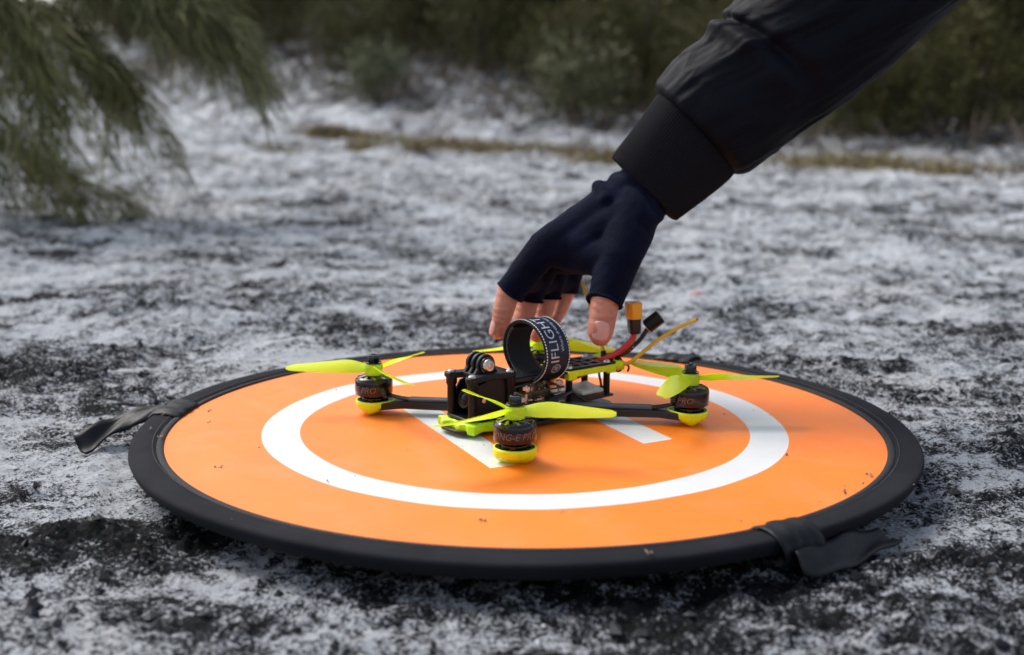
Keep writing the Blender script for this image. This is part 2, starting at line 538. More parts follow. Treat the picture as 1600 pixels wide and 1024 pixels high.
def ground_height(x, y):
    h = terrain(x, y)
    far = sstep(0.5, 3.0, np.hypot(x, y))
    a = fbm(x + 3, y * 1.3 - 2, 5.0, 3)
    rd = 1 - np.abs(fbm(x * 1.0 + 9, y * 1.5 + 4, 9.0, 4, 0.55)) * 3.0
    rough = fbm(x, y, 45.0, 4, 0.6)
    fine = fbm(x + 2, y + 7, 160.0, 2, 0.6)
    near = np.hypot(x, y)
    amp = 0.35 + 0.65 * sstep(0.30, 0.55, near)
    char = np.zeros_like(x)
    wx = x + 0.030 * fbm(x, y, 14, 3); wy = y + 0.022 * fbm(x + 8, y + 3, 14, 3)
    for sx, sy, rx, ry, st in SPOTS:
        char = np.maximum(char, st * np.exp(-(((wx - sx) / rx) ** 2 + ((wy - sy) / ry) ** 2)))
    pat = fbm(x * 0.8 + 31, y * 1.25 - 12, 3.2, 5, 0.6)
    pat2 = fbm(x * 0.8 - 3, y * 1.3 + 12, 11.0, 4, 0.6)
    c = 0.385 + char * 0.40 + pat * 0.95 + pat2 * 0.85
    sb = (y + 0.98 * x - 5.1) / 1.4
    c = c + sstep(0.3, 1.3, sb) * (0.24 + 0.5 * fbm(x, y, 2.5, 4, 0.6))  # far bank darkened: burnt soil, plus the bank's shade put into the colour
    c = c + 0.09 * sstep(-0.12, -0.34, y) + 0.05 * sstep(0.75, 0.3, y)
    h = h + amp * (0.028 * (1 + 0.7 * far) * a + (0.007 + 0.010 * far) * np.clip(rd, -0.5, 1)) + 0.011 * rough * (0.6 + 1.5 * far) + 0.0036 * fine
    # clods: the charred crust stands proud and broken
    crust = np.clip(c - 0.5, 0, 0.6)
    h = h + crust * (0.010 + 0.030 * np.clip(rough, -0.2, 0.5) + 0.012 * fine)
    h = h + 0.016 * np.exp(-(((wx + 0.43) / 0.06) ** 2 + ((wy - 0.55) / 0.02) ** 2)) * (1 + 1.2 * rough)
    lim = -0.0135 + 0.0 * x
    inside = sstep(0.300, 0.278, near)
    h = np.where(near < 0.31, h * (1 - inside) + np.minimum(h - 0.003, -0.0165) * inside, h)
    h = np.where(near < 0.36, np.minimum(h, -0.0125 + 0.25 * np.clip(near - 0.272, 0, 1)), h)
    return h, c

def axis(fine0, fine1, s0, g1, lim1, g2, lim2, side):
    pts = [fine0 if side < 0 else fine1]
    s = s0
    while abs(pts[-1]) < lim2:
        s *= g1 if abs(pts[-1]) < lim1 else g2
        pts.append(pts[-1] + side * s)
    return pts[1:]
S0 = 0.0036
fx = np.arange(-0.56, 0.56, S0)
fy = np.arange(-0.62, 0.62, S0)
ax = np.array(axis(fx[0], fx[-1], S0, 1.012, 4, 1.12, 60, -1)[::-1] + list(fx) + axis(fx[0], fx[-1], S0, 1.012, 4, 1.12, 60, 1))
ay = np.array(axis(fy[0], fy[-1], S0, 1.06, 3, 1.2, 30, -1)[::-1] + list(fy) + axis(fy[0], fy[-1], S0, 1.0105, 8, 1.1, 90, 1))
GX, GY = np.meshgrid(ax, ay)
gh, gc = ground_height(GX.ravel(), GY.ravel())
nx, ny = len(ax), len(ay)
co = np.stack([GX.ravel(), GY.ravel(), gh], 1).astype(np.float32)
ii = (np.arange(ny - 1)[:, None] * nx + np.arange(nx - 1)[None, :]).ravel()
quads = np.stack([ii, ii + 1, ii + 1 + nx, ii + nx], 1).astype(np.int32)
gm = bpy.data.meshes.new('ground')
gm.vertices.add(len(co)); gm.vertices.foreach_set('co', co.ravel())
gm.loops.add(quads.size); gm.loops.foreach_set('vertex_index', quads.ravel())
gm.polygons.add(len(quads)); gm.polygons.foreach_set('loop_start', np.arange(len(quads), dtype=np.int32) * 4)
gm.polygons.foreach_set('use_smooth', np.ones(len(quads), dtype=bool))
gm.update(calc_edges=True)
at = gm.attributes.new('char', 'FLOAT', 'POINT'); at.data.foreach_set('value', gc.astype(np.float32))  # char amount, including the shade painted on the far bank
gm.materials.append(M['ash_ground'])
ground = obj('ground', gm, kind='structure')
ground['label'] = 'pale grey ash ground patched with black char'

def gz(x, y):
    h, c = ground_height(np.array([float(x)]), np.array([float(y)]))
    return float(h[0])
def gza(x, y):
    return ground_height(np.asarray(x, float), np.asarray(y, float))

# crumbs of char and ash
def crumbs(name, n, mat, smin, smax, want_char, label):
    x = rng.uniform(-0.75, 0.75, n * 4); y = rng.uniform(-0.5, 1.4, n * 4)
    h, c = gza(x, y)
    keep = (np.hypot(x, y) > 0.285) & ((c > 0.5) if want_char else (c < 0.6))
    x, y, h = x[keep][:n], y[keep][:n], h[keep][:n]
    n = len(x)
    base = np.array([(1, 0, 0), (-1, 0, 0), (0, 1, 0), (0, -1, 0), (0, 0, 1), (0, 0, -1)], float)
    tri = np.array([(0, 2, 4), (2, 1, 4), (1, 3, 4), (3, 0, 4), (2, 0, 5), (1, 2, 5), (3, 1, 5), (0, 3, 5)])
    s = smin + (smax - smin) * rng.random(n) ** 4
    vv = base[None] * rng.uniform(0.5, 1.2, (n, 6, 3)) + rng.uniform(-0.3, 0.3, (n, 6, 3))
    vv = vv * s[:, None, None]
    vv[:, :, 2] *= 0.8
    a = rng.uniform(0, 2 * PI, n); ca, sa = np.cos(a)[:, None], np.sin(a)[:, None]
    X = vv[:, :, 0] * ca - vv[:, :, 1] * sa; Y = vv[:, :, 0] * sa + vv[:, :, 1] * ca
    V = np.stack([X + x[:, None], Y + y[:, None], vv[:, :, 2] + h[:, None] + s[:, None] * 0.3], 2).reshape(-1, 3)
    F = (tri[None] + (np.arange(n) * 6)[:, None, None]).reshape(-1, 3)
    me = bpy.data.meshes.new(name)
    me.from_pydata(V.tolist(), [], F.tolist())
    me.materials.append(M[mat])
    o = obj(name, me, kind='stuff')
    tag(o, label, 'debris')
crumbs('char_crumbs', 7000, 'char_crumb', 0.0006, 0.0050, True, 'black crumbs of charcoal scattered over the ash ground')
crumbs('ash_grains', 7000, 'ash_crumb', 0.0005, 0.0024, False, 'pale grains of ash and sand scattered on the ground')

# a rust coloured dry leaf on the ash
mb = MB()
mb.add([(-0.012, 0, 0), (0, -0.005, 0.003), (0.013, 0, 0.002), (0.001, 0.006, 0.004), (0, 0, 0.0055)], [(0, 1, 4), (1, 2, 4), (2, 3, 4), (3, 0, 4), (0, 3, 2, 1)])
simple('rust_leaf', (0.45, 0.11, 0.05), 0.6, 0.2)
lf = obj('dry_leaf', mb.mesh('dry_leaf', 'rust_leaf'), loc=(0.233, 0.73, gz(0.233, 0.73) + 0.001))
tag(lf, 'small rust coloured dry leaf lying on the ash to the right of the hand', 'leaf')

# ------------------------------------------------------------------ landing pad
pad = empty('landing_pad', (0, 0, 0))
tag(pad, 'round orange drone landing pad with white ring, letter H and black padded border', 'landing pad')
def disc_sheet():
    nr, na = 60, 160
    vs = [(0, 0, 0)]; fs = []
    for i in range(1, nr + 1):
        r = 0.2515 * i / nr
        for k in range(na):
            a = 2 * PI * k / na
            vs.append((r * math.cos(a), r * math.sin(a), 0))
    V = np.array(vs)
    rr = np.hypot(V[:, 0], V[:, 1])
    V[:, 2] = 0.0030 * fbm(V[:, 0], V[:, 1], 6, 3) * sstep(0.251, 0.2, rr) * sstep(0.1, 0.17, rr) + 0.0003
    for k in range(na):
        fs.append((0, 1 + k, 1 + (k + 1) % na))
    for i in range(nr - 1):
        for k in range(na):
            a = 1 + i * na + k; b2 = 1 + i * na + (k + 1) % na
            fs.append((a, a + na, b2 + na, b2))
    m = MB(); m.add([tuple(p) for p in V], fs)
    return m.mesh('pad_face', 'pad_face', angle=80)
obj('pad_face', disc_sheet(), pad)
mb = MB()
prof = [(0.2546, 0.0006), (0.2556, 0.0018), (0.2575, 0.0024), (0.2640, 0.0026), (0.2700, 0.0022), (0.2718, 0.0018), (0.2729, 0.0008), (0.2732, -0.0006), (0.2716, -0.0050), (0.2690, -0.0078), (0.264, -0.0088), (0.2500, -0.0088), (0.2480, -0.0050), (0.2500, -0.0008)]
mb.lathe(prof, n=220, closed=True)
# slow unevenness of the hoop
mb.v = [(x * (1 + 0.0016 * math.sin(3 * math.atan2(y, x) + 1)), y * (1 + 0.0016 * math.sin(3 * math.atan2(y, x) + 1)), z + 0.0007 * math.sin(5 * math.atan2(y, x)) * (math.hypot(x, y) > 0.26) + 0.00022 * math.sin(47 * math.atan2(y, x) + 2 * math.sin(9 * math.atan2(y, x))) * (0.2556 < math.hypot(x, y) < 0.268) * (z > 0)) for x, y, z in mb.v]
obj('border', mb.mesh('border', 'pad_border', angle=80), pad)
mb = MB()
mb.lathe([(0.2500 + 0.0026 + 0.0026 * math.cos(t), 0.0006 + 0.0016 * math.sin(t)) for t in np.linspace(0, 2 * PI, 10, endpoint=False)], n=220, closed=True)
obj('piping', mb.mesh('piping', 'strap_lining', angle=80), pad)
mb = MB()
for i in range(520):
    a = 2 * PI * i / 520
    mb.box((0.2572 * math.cos(a), 0.2572 * math.sin(a), 0.0034), (0.0003, 0.0019, 0.0003), rz=a)
obj('stitching', mb.mesh('stitching', 'grey_sleeve', smooth=False), pad, kind='stuff')

def tether(a0, width, tail, name='tether', tw=0.0105, tilt=0.35):
    """fabric loop wrapped over the border at angle a0, with a tail on the ground"""
    t = []
    rad = Vector((math.cos(a0), math.sin(a0), 0)); tan = Vector((-math.sin(a0), math.cos(a0), 0))
    prof = [(0.2500, 0.0026), (0.2530, 0.0040), (0.2575, 0.0056), (0.2650, 0.0060), (0.2715, 0.0048), (0.2755, 0.0010), (0.2765, -0.0050), (0.2750, -0.0100), (0.2700, -0.0128)]
    m = MB()
    nw = 14
    rows = []
    for k in range(nw + 1):
        u = k / nw - 0.5
        rows.append([(rad * (r + 0.0006 * math.sin(k * 1.7)) + tan * (u * width * (1 - 0.15 * i / 8) + 0.0015 * math.sin(i * 1.1)) + Vector((0, 0, z - 0.0010 + 0.0006 * math.sin(k * 1.15 + i * 0.5) - 0.0013 * (2 * abs(u)) ** 3))) for i, (r, z) in enumerate(prof)])
    n = len(prof)
    m.add([p for r in rows for p in r], [(a * n + b, a * n + b + 1, (a + 1) * n + b + 1, (a + 1) * n + b) for a in range(nw) for b in range(n - 1)])
    me = m.mesh(name, 'tether_fabric', angle=70)
    o = obj(name, me, pad)
    so = o.modifiers.new('thick', 'SOLIDIFY'); so.thickness = 0.0009; so.offset = 1
    # tail
    tail = spline([Vector(p) for p in tail], 8)
    m = MB(); rows = []
    L = len(tail)
    for i, p in enumerate(tail):
        d = (tail[min(i + 1, L - 1)] - tail[max(i - 1, 0)]).normalized()
        side = d.cross(Vector((0, 0, 1))).normalized(); side = (side - Vector((0, 0, tilt)) * (1 if side.y < 0 else -1)).normalized()
        w = tw * (1 - 0.25 * i / L)
        row = []
        for k in range(9):
            u = k / 8 * 2 - 1
            row.append(p + side * (u * w) + Vector((0, 0, 0.0028 * math.cos(u * 2.4 + i * 0.12) + 0.0012 * math.sin(3 * u + i * 0.5))))
        rows.append(row)
    m.add([p for r in rows for p in r], [(a * 9 + b, a * 9 + b + 1, (a + 1) * 9 + b + 1, (a + 1) * 9 + b) for a in range(L - 1) for b in range(8)])
    o2 = obj('tail', m.mesh('tail', 'tether_fabric', angle=70), o)
    so = o2.modifiers.new('thick', 'SOLIDIFY'); so.thickness = 0.0012
    return o
tether(math.atan2(0.030, -0.262), 0.042, [(-0.266, 0.030, 0.000), (-0.281, 0.027, -0.001), (-0.297, 0.019, -0.006), (-0.311, 0.007, -0.013), (-0.320, -0.004, -0.018)], tw=0.0118, tilt=0.55)
tether(math.atan2(-0.226, 0.142), 0.034, [(0.140, -0.241, -0.006), (0.154, -0.236, -0.008), (0.170, -0.224, -0.009), (0.188, -0.207, -0.011), (0.207, -0.187, -0.014)])
tether(math.atan2(0.222, 0.140), 0.034, [(0.150, 0.240, -0.010), (0.158, 0.252, -0.010), (0.164, 0.262, -0.009), (0.170, 0.275, -0.011), (0.176, 0.290, -0.014)])

# grains of sand caught on the pad
mb = MB()
spots = [(-0.2265, 0.0), (-0.235, 0.03), (-0.194, -0.11), (-0.15, 0.1), (0.1485, 0.03), (0.172, -0.075), (0.205, -0.135), (0.215, -0.118), (0.118, -0.205), (-0.247, -0.05), (-0.26, -0.03), (0.232, -0.148),
         (-0.026, -0.205), (0.19, -0.15), (-0.178, -0.065), (0.06, -0.262), (0.20, 0.10), (-0.12, -0.14), (0.02, -0.19), (-0.262, 0.012), (-0.24, 0.115)]
for i in range(70):
    a = random.uniform(0, 2 * PI); r = 0.27 * math.sqrt(random.random())
    spots.append((r * math.cos(a), r * math.sin(a)))
for i, (x, y) in enumerate(spots):
    for k in range(random.choice((1, 1, 2, 4)) if i < 20 else 1):
        s = random.uniform(0.0005, 0.0013) if i < 20 else random.uniform(0.0002, 0.0006)
        px, py = x + random.gauss(0, 0.0018) * (k > 0), y + random.gauss(0, 0.0022) * (k > 0)
        rr = math.hypot(px, py)
        z = 0.0008 if rr < 0.25 else 0.0040
        vs = [Vector(q) * s * random.uniform(0.6, 1.2) + Vector((px, py, z)) for q in ((1, 0, 0), (-1, 0, 0), (0, 1, 0), (0, -1, 0), (0, 0, 1), (0, 0, -1))]
        mb.add(vs, [(0, 2, 4), (2, 1, 4), (1, 3, 4), (3, 0, 4), (2, 0, 5), (1, 2, 5), (3, 1, 5), (0, 3, 5)])
simple('sand_grain', (0.30, 0.20, 0.14), 0.5, 0.6, 300)
tag(obj('sand_grains', mb.mesh('sand_grains', 'sand_grain', smooth=False), kind='stuff'), 'sparse grains of grit lying on the orange pad', 'grit')

# ------------------------------------------------------------------ drone (built in millimetres, local +x is its nose)
MM = 0.001
HEAD = math.atan2(-0.613, -0.79)
drone = empty('racing_drone', (0.0035, 0.0165, 0.0004), HEAD)
tag(drone, 'small black racing drone with neon yellow propellers standing on the orange pad', 'drone')
def part(name, mb_, mat, parent=None, bevel=0.0, angle=35, smooth=True, kind=None, label=None):
    return obj(name, mb_.mesh(name, mat, smooth=smooth, angle=angle, scale=MM), parent or drone, bevel=bevel * MM, kind=kind, label=label)
YO = 2.5
motors = {'A': (76.2, 80.7), 'B': (82.6, -81.2), 'C': (-82.6, 81.2), 'D': (-76.2, -80.7)}
# plates
part('bottom_plate', MB().prism([(70, -14 + YO), (74, -8 + YO), (74, 8 + YO), (70, 15 + YO), (40, 18 + YO), (18, 24 + YO), (-18, 24 + YO), (-40, 18 + YO), (-66, 15 + YO), (-70, 8 + YO), (-70, -8 + YO), (-66, -15 + YO), (-40, -18 + YO), (-18, -24 + YO), (18, -24 + YO), (40, -18 + YO)], 2.6, 4.8), 'carbon', bevel=0.3)
part('mid_plate', MB().prism([(66, -13 + YO), (66, 13 + YO), (34, 16 + YO), (16, 22 + YO), (-16, 22 + YO), (-34, 16 + YO), (-68, 14 + YO), (-68, -14 + YO), (-34, -16 + YO), (-16, -22 + YO), (16, -22 + YO), (34, -16 + YO)], 10.1, 12.0), 'carbon', bevel=0.3)
# arms, motors, propellers, feet
ARM0 = (0.0, YO)
prop_ang = {'A': (-4, 124, 222), 'B': (58, 178, 298), 'C': (2, 122, 242), 'D': (96, 216, 336)}
print_txt = {'A': 90.0, 'B': 60.0, 'C': 60.0, 'D': 90.0}
def text_mesh(body, size, mapf, name, mat, extrude=0.0, shear=0.0, align='CENTER', offset=0.0):
    cu = bpy.data.curves.new(name, 'FONT')
    cu.body = body; cu.size = size; cu.align_x = align; cu.shear = shear; cu.offset = offset
    cu.resolution_u = 3
    to = bpy.data.objects.new(name, cu)
    me = bpy.data.meshes.new_from_object(to)
    bpy.data.objects.remove(to); bpy.data.curves.remove(cu)
    bm = bmesh.new(); bm.from_mesh(me)
    for e in range(2):
        bmesh.ops.subdivide_edges(bm, edges=[ed for ed in bm.edges if ed.calc_length() > size * 0.35], cuts=1)
    bmesh.ops.triangulate(bm, faces=bm.faces)
    for v in bm.verts:
        v.co = Vector(mapf(v.co.x, v.co.y)) * MM
    bm.to_mesh(me); bm.free()
    me.name = name
    me.materials.clear(); me.materials.append(M[mat])
    return me

def blade_mesh(hand):
    m = MB()
    ns, nc = 22, 9
    top, bot = [], []
    for i in range(ns + 1):
        t = i / ns
        r = 4.0 + 60.5 * t
        ch = np.interp(t, [0, 0.08, 0.2, 0.35, 0.6, 0.85, 0.95, 1.0], [8.0, 9.5, 12.5, 14.2, 12.8, 10.2, 8.6, 4.5])
        tw = math.radians(np.interp(t, [0, 0.15, 0.4, 1.0], [30, 38, 28, 16]))
        sweep = np.interp(t, [0, 0.3, 1.0], [0, 1.5, -2.5])
        for lst, sgn in ((top, 1), (bot, -1)):
            row = []
            for k in range(nc):
                u = k / (nc - 1) - 0.5
                th = (0.5 - 0.2 * t) * (1 - (2 * u) ** 2) ** 0.5 if abs(u) < 0.5 else 0.0
                camber = 0.9 * (1 - (2 * u) ** 2)
                yy = u * ch + sweep
                zz = camber * 0.7 + sgn * max(th, 0.2)
                row.append((r, hand * (yy * math.cos(tw) - zz * math.sin(tw)), yy * math.sin(tw) + zz * math.cos(tw) + 0.8 * t))
            lst.append(row)
    rings = [top[i] + list(reversed(bot[i])) for i in range(ns + 1)]
    m.loft(rings)
    return m.mesh('blade', 'neon_blade', angle=60, scale=MM)
BLADE = blade_mesh(1)
BLADE_L = blade_mesh(-1)
hub_mb = MB()
hub_mb.lathe([(3.2, -4.6), (6.2, -4.6), (6.6, -3.5), (6.9, 1.5), (6.4, 3.2), (5.0, 3.8), (3.0, 3.8)], n=32)
HUB = hub_mb.mesh('propeller', 'neon_blade', scale=MM)
nut_mb = MB()
nut_mb.lathe([(2.6, 3.8), (6.0, 3.8), (6.0, 4.7), (4.6, 4.9)], n=32)
nut_mb.lathe([(4.4, 4.7), (4.4, 9.2), (3.9, 10.0), (2.9, 10.3), (2.9, 9.8), (1.6, 9.8), (1.4, 10.9), (0.01, 11.0)], n=6)
NUT = nut_mb.mesh('prop_nut', 'black_metal', scale=MM)
bell_mb = MB()
bell_mb.lathe([(12.6, 14.6), (13.6, 14.9), (13.9, 16.0), (13.9, 24.6), (13.4, 26.2), (12.3, 27.4), (11.2, 27.9), (11.0, 27.2), (12.3, 25.8), (12.6, 24.0), (12.6, 14.6)], n=64)
bell_mb.lathe([(5.8, 26.2), (5.8, 29.2), (2.5, 29.2), (2.5, 26.2), (5.8, 26.2)], n=40)
BELL = bell_mb.mesh('motor', 'bell_metal', angle=30, scale=MM)
spk = MB()
for i in range(9):
    a = 2 * PI * i / 9
    c0, s0 = math.cos(a), math.sin(a); c1, s1 = math.cos(a + 0.45), math.sin(a + 0.45)
    p0 = Vector((5.4 * c0, 5.4 * s0, 28.0)); p1 = Vector((11.9 * c1, 11.9 * s1, 27.0))
    d = (p1 - p0).normalized(); side = d.cross(Vector((0, 0, 1))).normalized()
    vs = []
    for p, w in ((p0, 0.75), (p1, 1.3)):
        for sg in (-1, 1):
            for dz in (-0.7, 0.7):
                vs.append(p + side * (w * sg) + Vector((0, 0, dz)))
    spk.add(vs, [(0, 1, 3, 2), (4, 6, 7, 5), (0, 4, 5, 1), (2, 3, 7, 6), (0, 2, 6, 4), (1, 5, 7, 3)])
SPOKES = spk.mesh('spokes', 'steel', smooth=False, scale=MM)
base_mb = MB()
base_mb.lathe([(0.1, 10.0), (8.8, 10.0), (9.2, 10.8), (9.0, 12.3), (6.6, 13.0), (6.6, 14.2), (11.8, 14.6), (11.9, 15.6), (0.1, 15.8)], n=48)
for i in range(4):
    a = PI / 4 + i * PI / 2
    base_mb.cyl((8.4 * math.cos(a), 8.4 * math.sin(a), 10), (8.4 * math.cos(a), 8.4 * math.sin(a), 12.6), 2.4, n=12)
BASE = base_mb.mesh('motor_base', 'black_metal', scale=MM)
wind = MB()
for i in range(12):
    a = 2 * PI * i / 12
    wind.box((9.0 * math.cos(a), 9.0 * math.sin(a), 20.5), (4.6, 3.0, 8.5), rz=a)
WIND = wind.mesh('windings', 'copper', scale=MM)

def foot_rings(scale_list):
    rings = []
    for z, sx, sy, off in scale_list:
        ring = []
        for k in range(40):
            a = 2 * PI * k / 40
            c, s = math.cos(a), math.sin(a)
            # rounded at the outer end, pointed lip towards the arm
            rx = 13.6 if c > 0 else 14.6
            pt = 1.0 + (0.10 * max(0, -c) ** 6)
            ring.append((rx * c * pt * sx + off, 14.2 * s * sy * (1 - 0.22 * max(0, -c) ** 2), z))
        rings.append(ring)
    return rings
fm = MB()
outer = foot_rings([(-0.2, 0.14, 0.50, 1.5), (0.6, 0.24, 0.66, 1.2), (2.5, 0.52, 0.86, 0.8), (4.6, 0.84, 0.97, 0.3), (6.0, 0.97, 1.0, 0), (8.6, 1.0, 1.0, 0), (10.2, 1.0, 1.0, 0), (10.6, 0.97, 0.97, 0)])
inner = foot_rings([(10.6, 0.91, 0.91, 0), (8.6, 0.88, 0.88, 0), (8.5, 0.02, 0.02, 0)])
fm.loft(outer + inner, True, True)
FOOT = fm.mesh('foot', 'neon_print', angle=50, scale=MM)

for key, (mx_, my_) in motors.items():
    d = Vector((mx_, my_ - YO, 0)); Ld = d.length; d.normalize(); s_ = Vector((-d.y, d.x, 0))
    def AP(r, w):
        p = Vector((ARM0[0], ARM0[1], 0)) + d * r + s_ * w
        return (p.x, p.y)
    poly = [AP(12, -9), AP(26, -7.2), AP(Ld - 22, -5.2), AP(Ld - 13, -9.5), AP(Ld - 5, -12)]
    for k in range(-5, 6):
        a = k / 5 * 1.25
        poly.append(AP(Ld + 11.6 * math.cos(a), 11.6 * math.sin(a)))
    poly += [AP(Ld - 5, 12), AP(Ld - 13, 9.5), AP(Ld - 22, 5.2), AP(26, 7.2), AP(12, 9)]
    arm = part('arm', MB().prism(poly, 4.9, 10.0), 'carbon', bevel=0.5)
    # wires under a ribbed heat-shrink sleeve
    m_ = MB()
    for w in (-2.7, 0, 2.7):
        a0, a1 = AP(24, w), AP(Ld - 27, w * 1.05)
        m_.tube([(a0[0], a0[1], 11.4), (a1[0], a1[1], 11.3)], 1.55, n=10)
    a0, a1 = AP(24, 0), AP(Ld - 27, 0)
    cc = ((a0[0] + a1[0]) / 2, (a0[1] + a1[1]) / 2, 11.0)
    m_.box(cc, (Ld - 51, 7.4, 1.9), rz=math.atan2(d.y, d.x))
    part('wire_sleeve', m_, 'grey_sleeve', arm)
    for w in (-2.7, 0, 2.7):
        m_ = MB(); m_.tube([(*AP(Ld - 28, w), 11.3), (*AP(Ld - 21, w * 0.9), 12.0), (*AP(Ld - 13, w * 0.7), 13.6), (*AP(Ld - 9, w * 0.6), 14.0)], 0.95, n=8, smooth=4); part('motor_wire', m_, 'black_wire', arm)
        m_ = MB(); m_.tube([(*AP(25, w), 11.3), (*AP(20, w * 1.1), 12.0), (*AP(14, w), 14.5), (*AP(8, w * 1.2), 16.0)], 0.95, n=8, smooth=4); part('motor_wire', m_, 'black_wire', arm)
    foot = obj('foot', FOOT, drone, loc=(mx_ * MM, my_ * MM, 0)); foot.rotation_euler = (0, 0, math.atan2(d.y, d.x))
    if key == 'A':
        foot['label'] = 'neon yellow foot nearest the camera'
    mot = obj('motor', BELL, drone, loc=(mx_ * MM, my_ * MM, 0))
    obj('motor_base', BASE, mot); obj('spokes', SPOKES, mot); obj('windings', WIND, mot)
    # lettering wrapped round the bell, turned towards the lens side
    wa = {'A': -92, 'B': -148, 'C': -158, 'D': -62}[key]
    la = R(wa) - HEAD
    rad = 14.05
    me = text_mesh('XING-E PRO', 6.2, lambda X, Y: (rad * math.cos(la + X / rad), rad * math.sin(la + X / rad), 17.8 + Y), 'motor_lettering', 'copper_ink', shear=0.25, offset=0.0)
    obj('motor_lettering', me, mot)
    pr_ = obj('propeller', HUB, drone, loc=(mx_ * MM, my_ * MM, 33.8 * MM))
    for ang in prop_ang[key]:
        bl = obj('blade', BLADE if key in 'AD' else BLADE_L, pr_); bl.rotation_euler = (0, 0, R(ang) - HEAD)
    obj('prop_nut', NUT, pr_)

# front camera cage
def post(x, y, z0, z1, r, name='standoff', mat='black_plastic'):
    m_ = MB(); m_.cyl((x, y, z0), (x, y, z1), r, n=16)
    p_ = part(name, m_, mat)
    return p_
def screw(x, y, z, r=2.6, parent=None):
    m_ = MB(); m_.lathe([(r, 0), (r, 0.7), (r * 0.8, 1.5), (r * 0.45, 1.8), (r * 0.4, 0.9), (0.01, 0.9)], c=(x, y, z), n=20)
    return part('screw', m_, 'steel', parent)
cage_posts = [(62.5, 13 + YO), (62.5, -12.0 + YO), (30, 13 + YO), (30, -12.0 + YO)]
for x, y in cage_posts:
    m_ = MB(); m_.lathe([(0.01, 12), (3.1, 12), (3.1, 32), (3.9, 33.5), (3.9, 38.2), (0.01, 38.2)], c=(x, y, 0), n=20)
    part('standoff', m_, 'black_plastic')
for sgn in (-1, 1):
    y0 = sgn * 11.2 + YO
    m_ = MB()
    poly = [(59, 12), (61, 20), (60, 28), (56, 35), (46, 38.0), (34, 37), (30, 32), (29, 12)]
    n = len(poly)
    vs = [(x, y0 - 1.1, z) for x, z in poly] + [(x, y0 + 1.1, z) for x, z in poly]
    m_.add(vs, [tuple(range(n)), tuple(reversed(range(n, 2 * n)))] + [(i, (i + 1) % n, n + (i + 1) % n, n + i) for i in range(n)])
    sp_ = part('side_plate', m_, 'black_plastic', bevel=0.4)
    m_ = MB(); m_.cyl((53, y0 + sgn * 1.1, 24), (53, y0 + sgn * 2.3, 24), 1.7, n=12); part('bolt', m_, 'steel', sp_)
m_ = MB(); m_.box((45, YO, 23), (20, 19, 19)); fpv = part('fpv_camera', m_, 'black_plastic', bevel=1.0)
m_ = MB(); m_.cyl((52, YO, 22.5), (59.5, YO, 24.0), 6.2, n=28); m_.cyl((59, YO, 23.9), (60.5, YO, 24.2), 6.8, n=28); part('lens_barrel', m_, 'black_plastic', fpv)
m_ = MB(); m_.lathe([(0.01, 1.8), (3, 1.5), (4.6, 0.6), (5.2, 0.0)], n=24)
g_ = part('lens', m_, 'lens_glass', fpv); g_.location = (60.2 * MM, YO * MM, 24.2 * MM); g_.rotation_euler = (0, R(70), 0)

# printed cap over the cage with the three-finger action camera mount
m_ = MB()
def cap_ring(z, g):
    pts = []
    outline = [(67, -13), (66.5, -9), (63, -7.5), (57, -6), (57, 6), (63, 8), (66.5, 10), (67.5, 13), (65.5, 16.5), (61, 16.8), (54, 14.5), (44, 13.5), (36, 15.5), (31, 17), (27, 16), (26, 12), (26, -12), (27, -16), (31, -16.5), (36, -15), (44, -13), (54, -14), (61, -16.4), (66, -16)]
    return [(48 + (x - 48) * g, (y) * g + YO, z) for x, y in outline]
m_.loft([cap_ring(37.6, 0.97), cap_ring(38.4, 1.0), cap_ring(41.0, 1.0), cap_ring(41.8, 0.96)])
cap = part('mount_base', m_, 'black_print', bevel=0.2, angle=40)
for x, y in cage_posts:
    screw(x, y, 41.6, 3.0, cap)
for k, yy in enumerate((-6.5, -0.5, 5.5)):
    m_ = MB(); pts = []
    cx, cz = 46.0, 47.3
    pts = [(cx - 11, 40.6), (cx + 11, 40.6), (cx + 9.0, 43)]
    for q in range(0, 13):
        a = -0.25 + q / 12 * (PI + 0.5)
        pts.append((cx + 7.6 * math.cos(a), cz + 7.6 * math.sin(a)))
    pts.append((cx - 9.0, 43))
    n = len(pts); y0 = yy + YO
    vs = [(x, y0 - 1.6, z) for x, z in pts] + [(x, y0 + 1.6, z) for x, z in pts]
    m_.add(vs, [tuple(range(n)), tuple(reversed(range(n, 2 * n)))] + [(i, (i + 1) % n, n + (i + 1) % n, n + i) for i in range(n)])
    part('mount_finger', m_, 'black_print', bevel=0.7)
m_ = MB()
m_.cyl((46, -10.5 + YO, 47.3), (46, 8.5 + YO, 47.3), 2.2, n=16)
m_.cyl((46, 7.1 + YO, 47.3), (46, 8.7 + YO, 47.3), 6.2, n=28)
bt = part('mount_bolt', m_, 'black_metal')
m_ = MB()
prof = [(0.01, 1.4), (1.8, 1.4), (2.0, 2.6), (3.6, 2.4), (4.7, 1.4), (5.0, 0.0)]
q_ = Matrix.Rotation(-PI / 2, 4, 'X')
mm_ = MB(); mm_.lathe(prof, n=28)
mm_.v = [tuple(q_ @ Vector(p) + Vector((46, 8.7 + YO, 47.3))) for p in mm_.v]
part('bolt_head', mm_, 'steel', bt)
mm_ = MB(); mm_.cyl((46, -10.0 + YO, 47.3), (46, -13 + YO, 47.3), 3.6, n=6); part('bolt_nut', mm_, 'steel', bt)

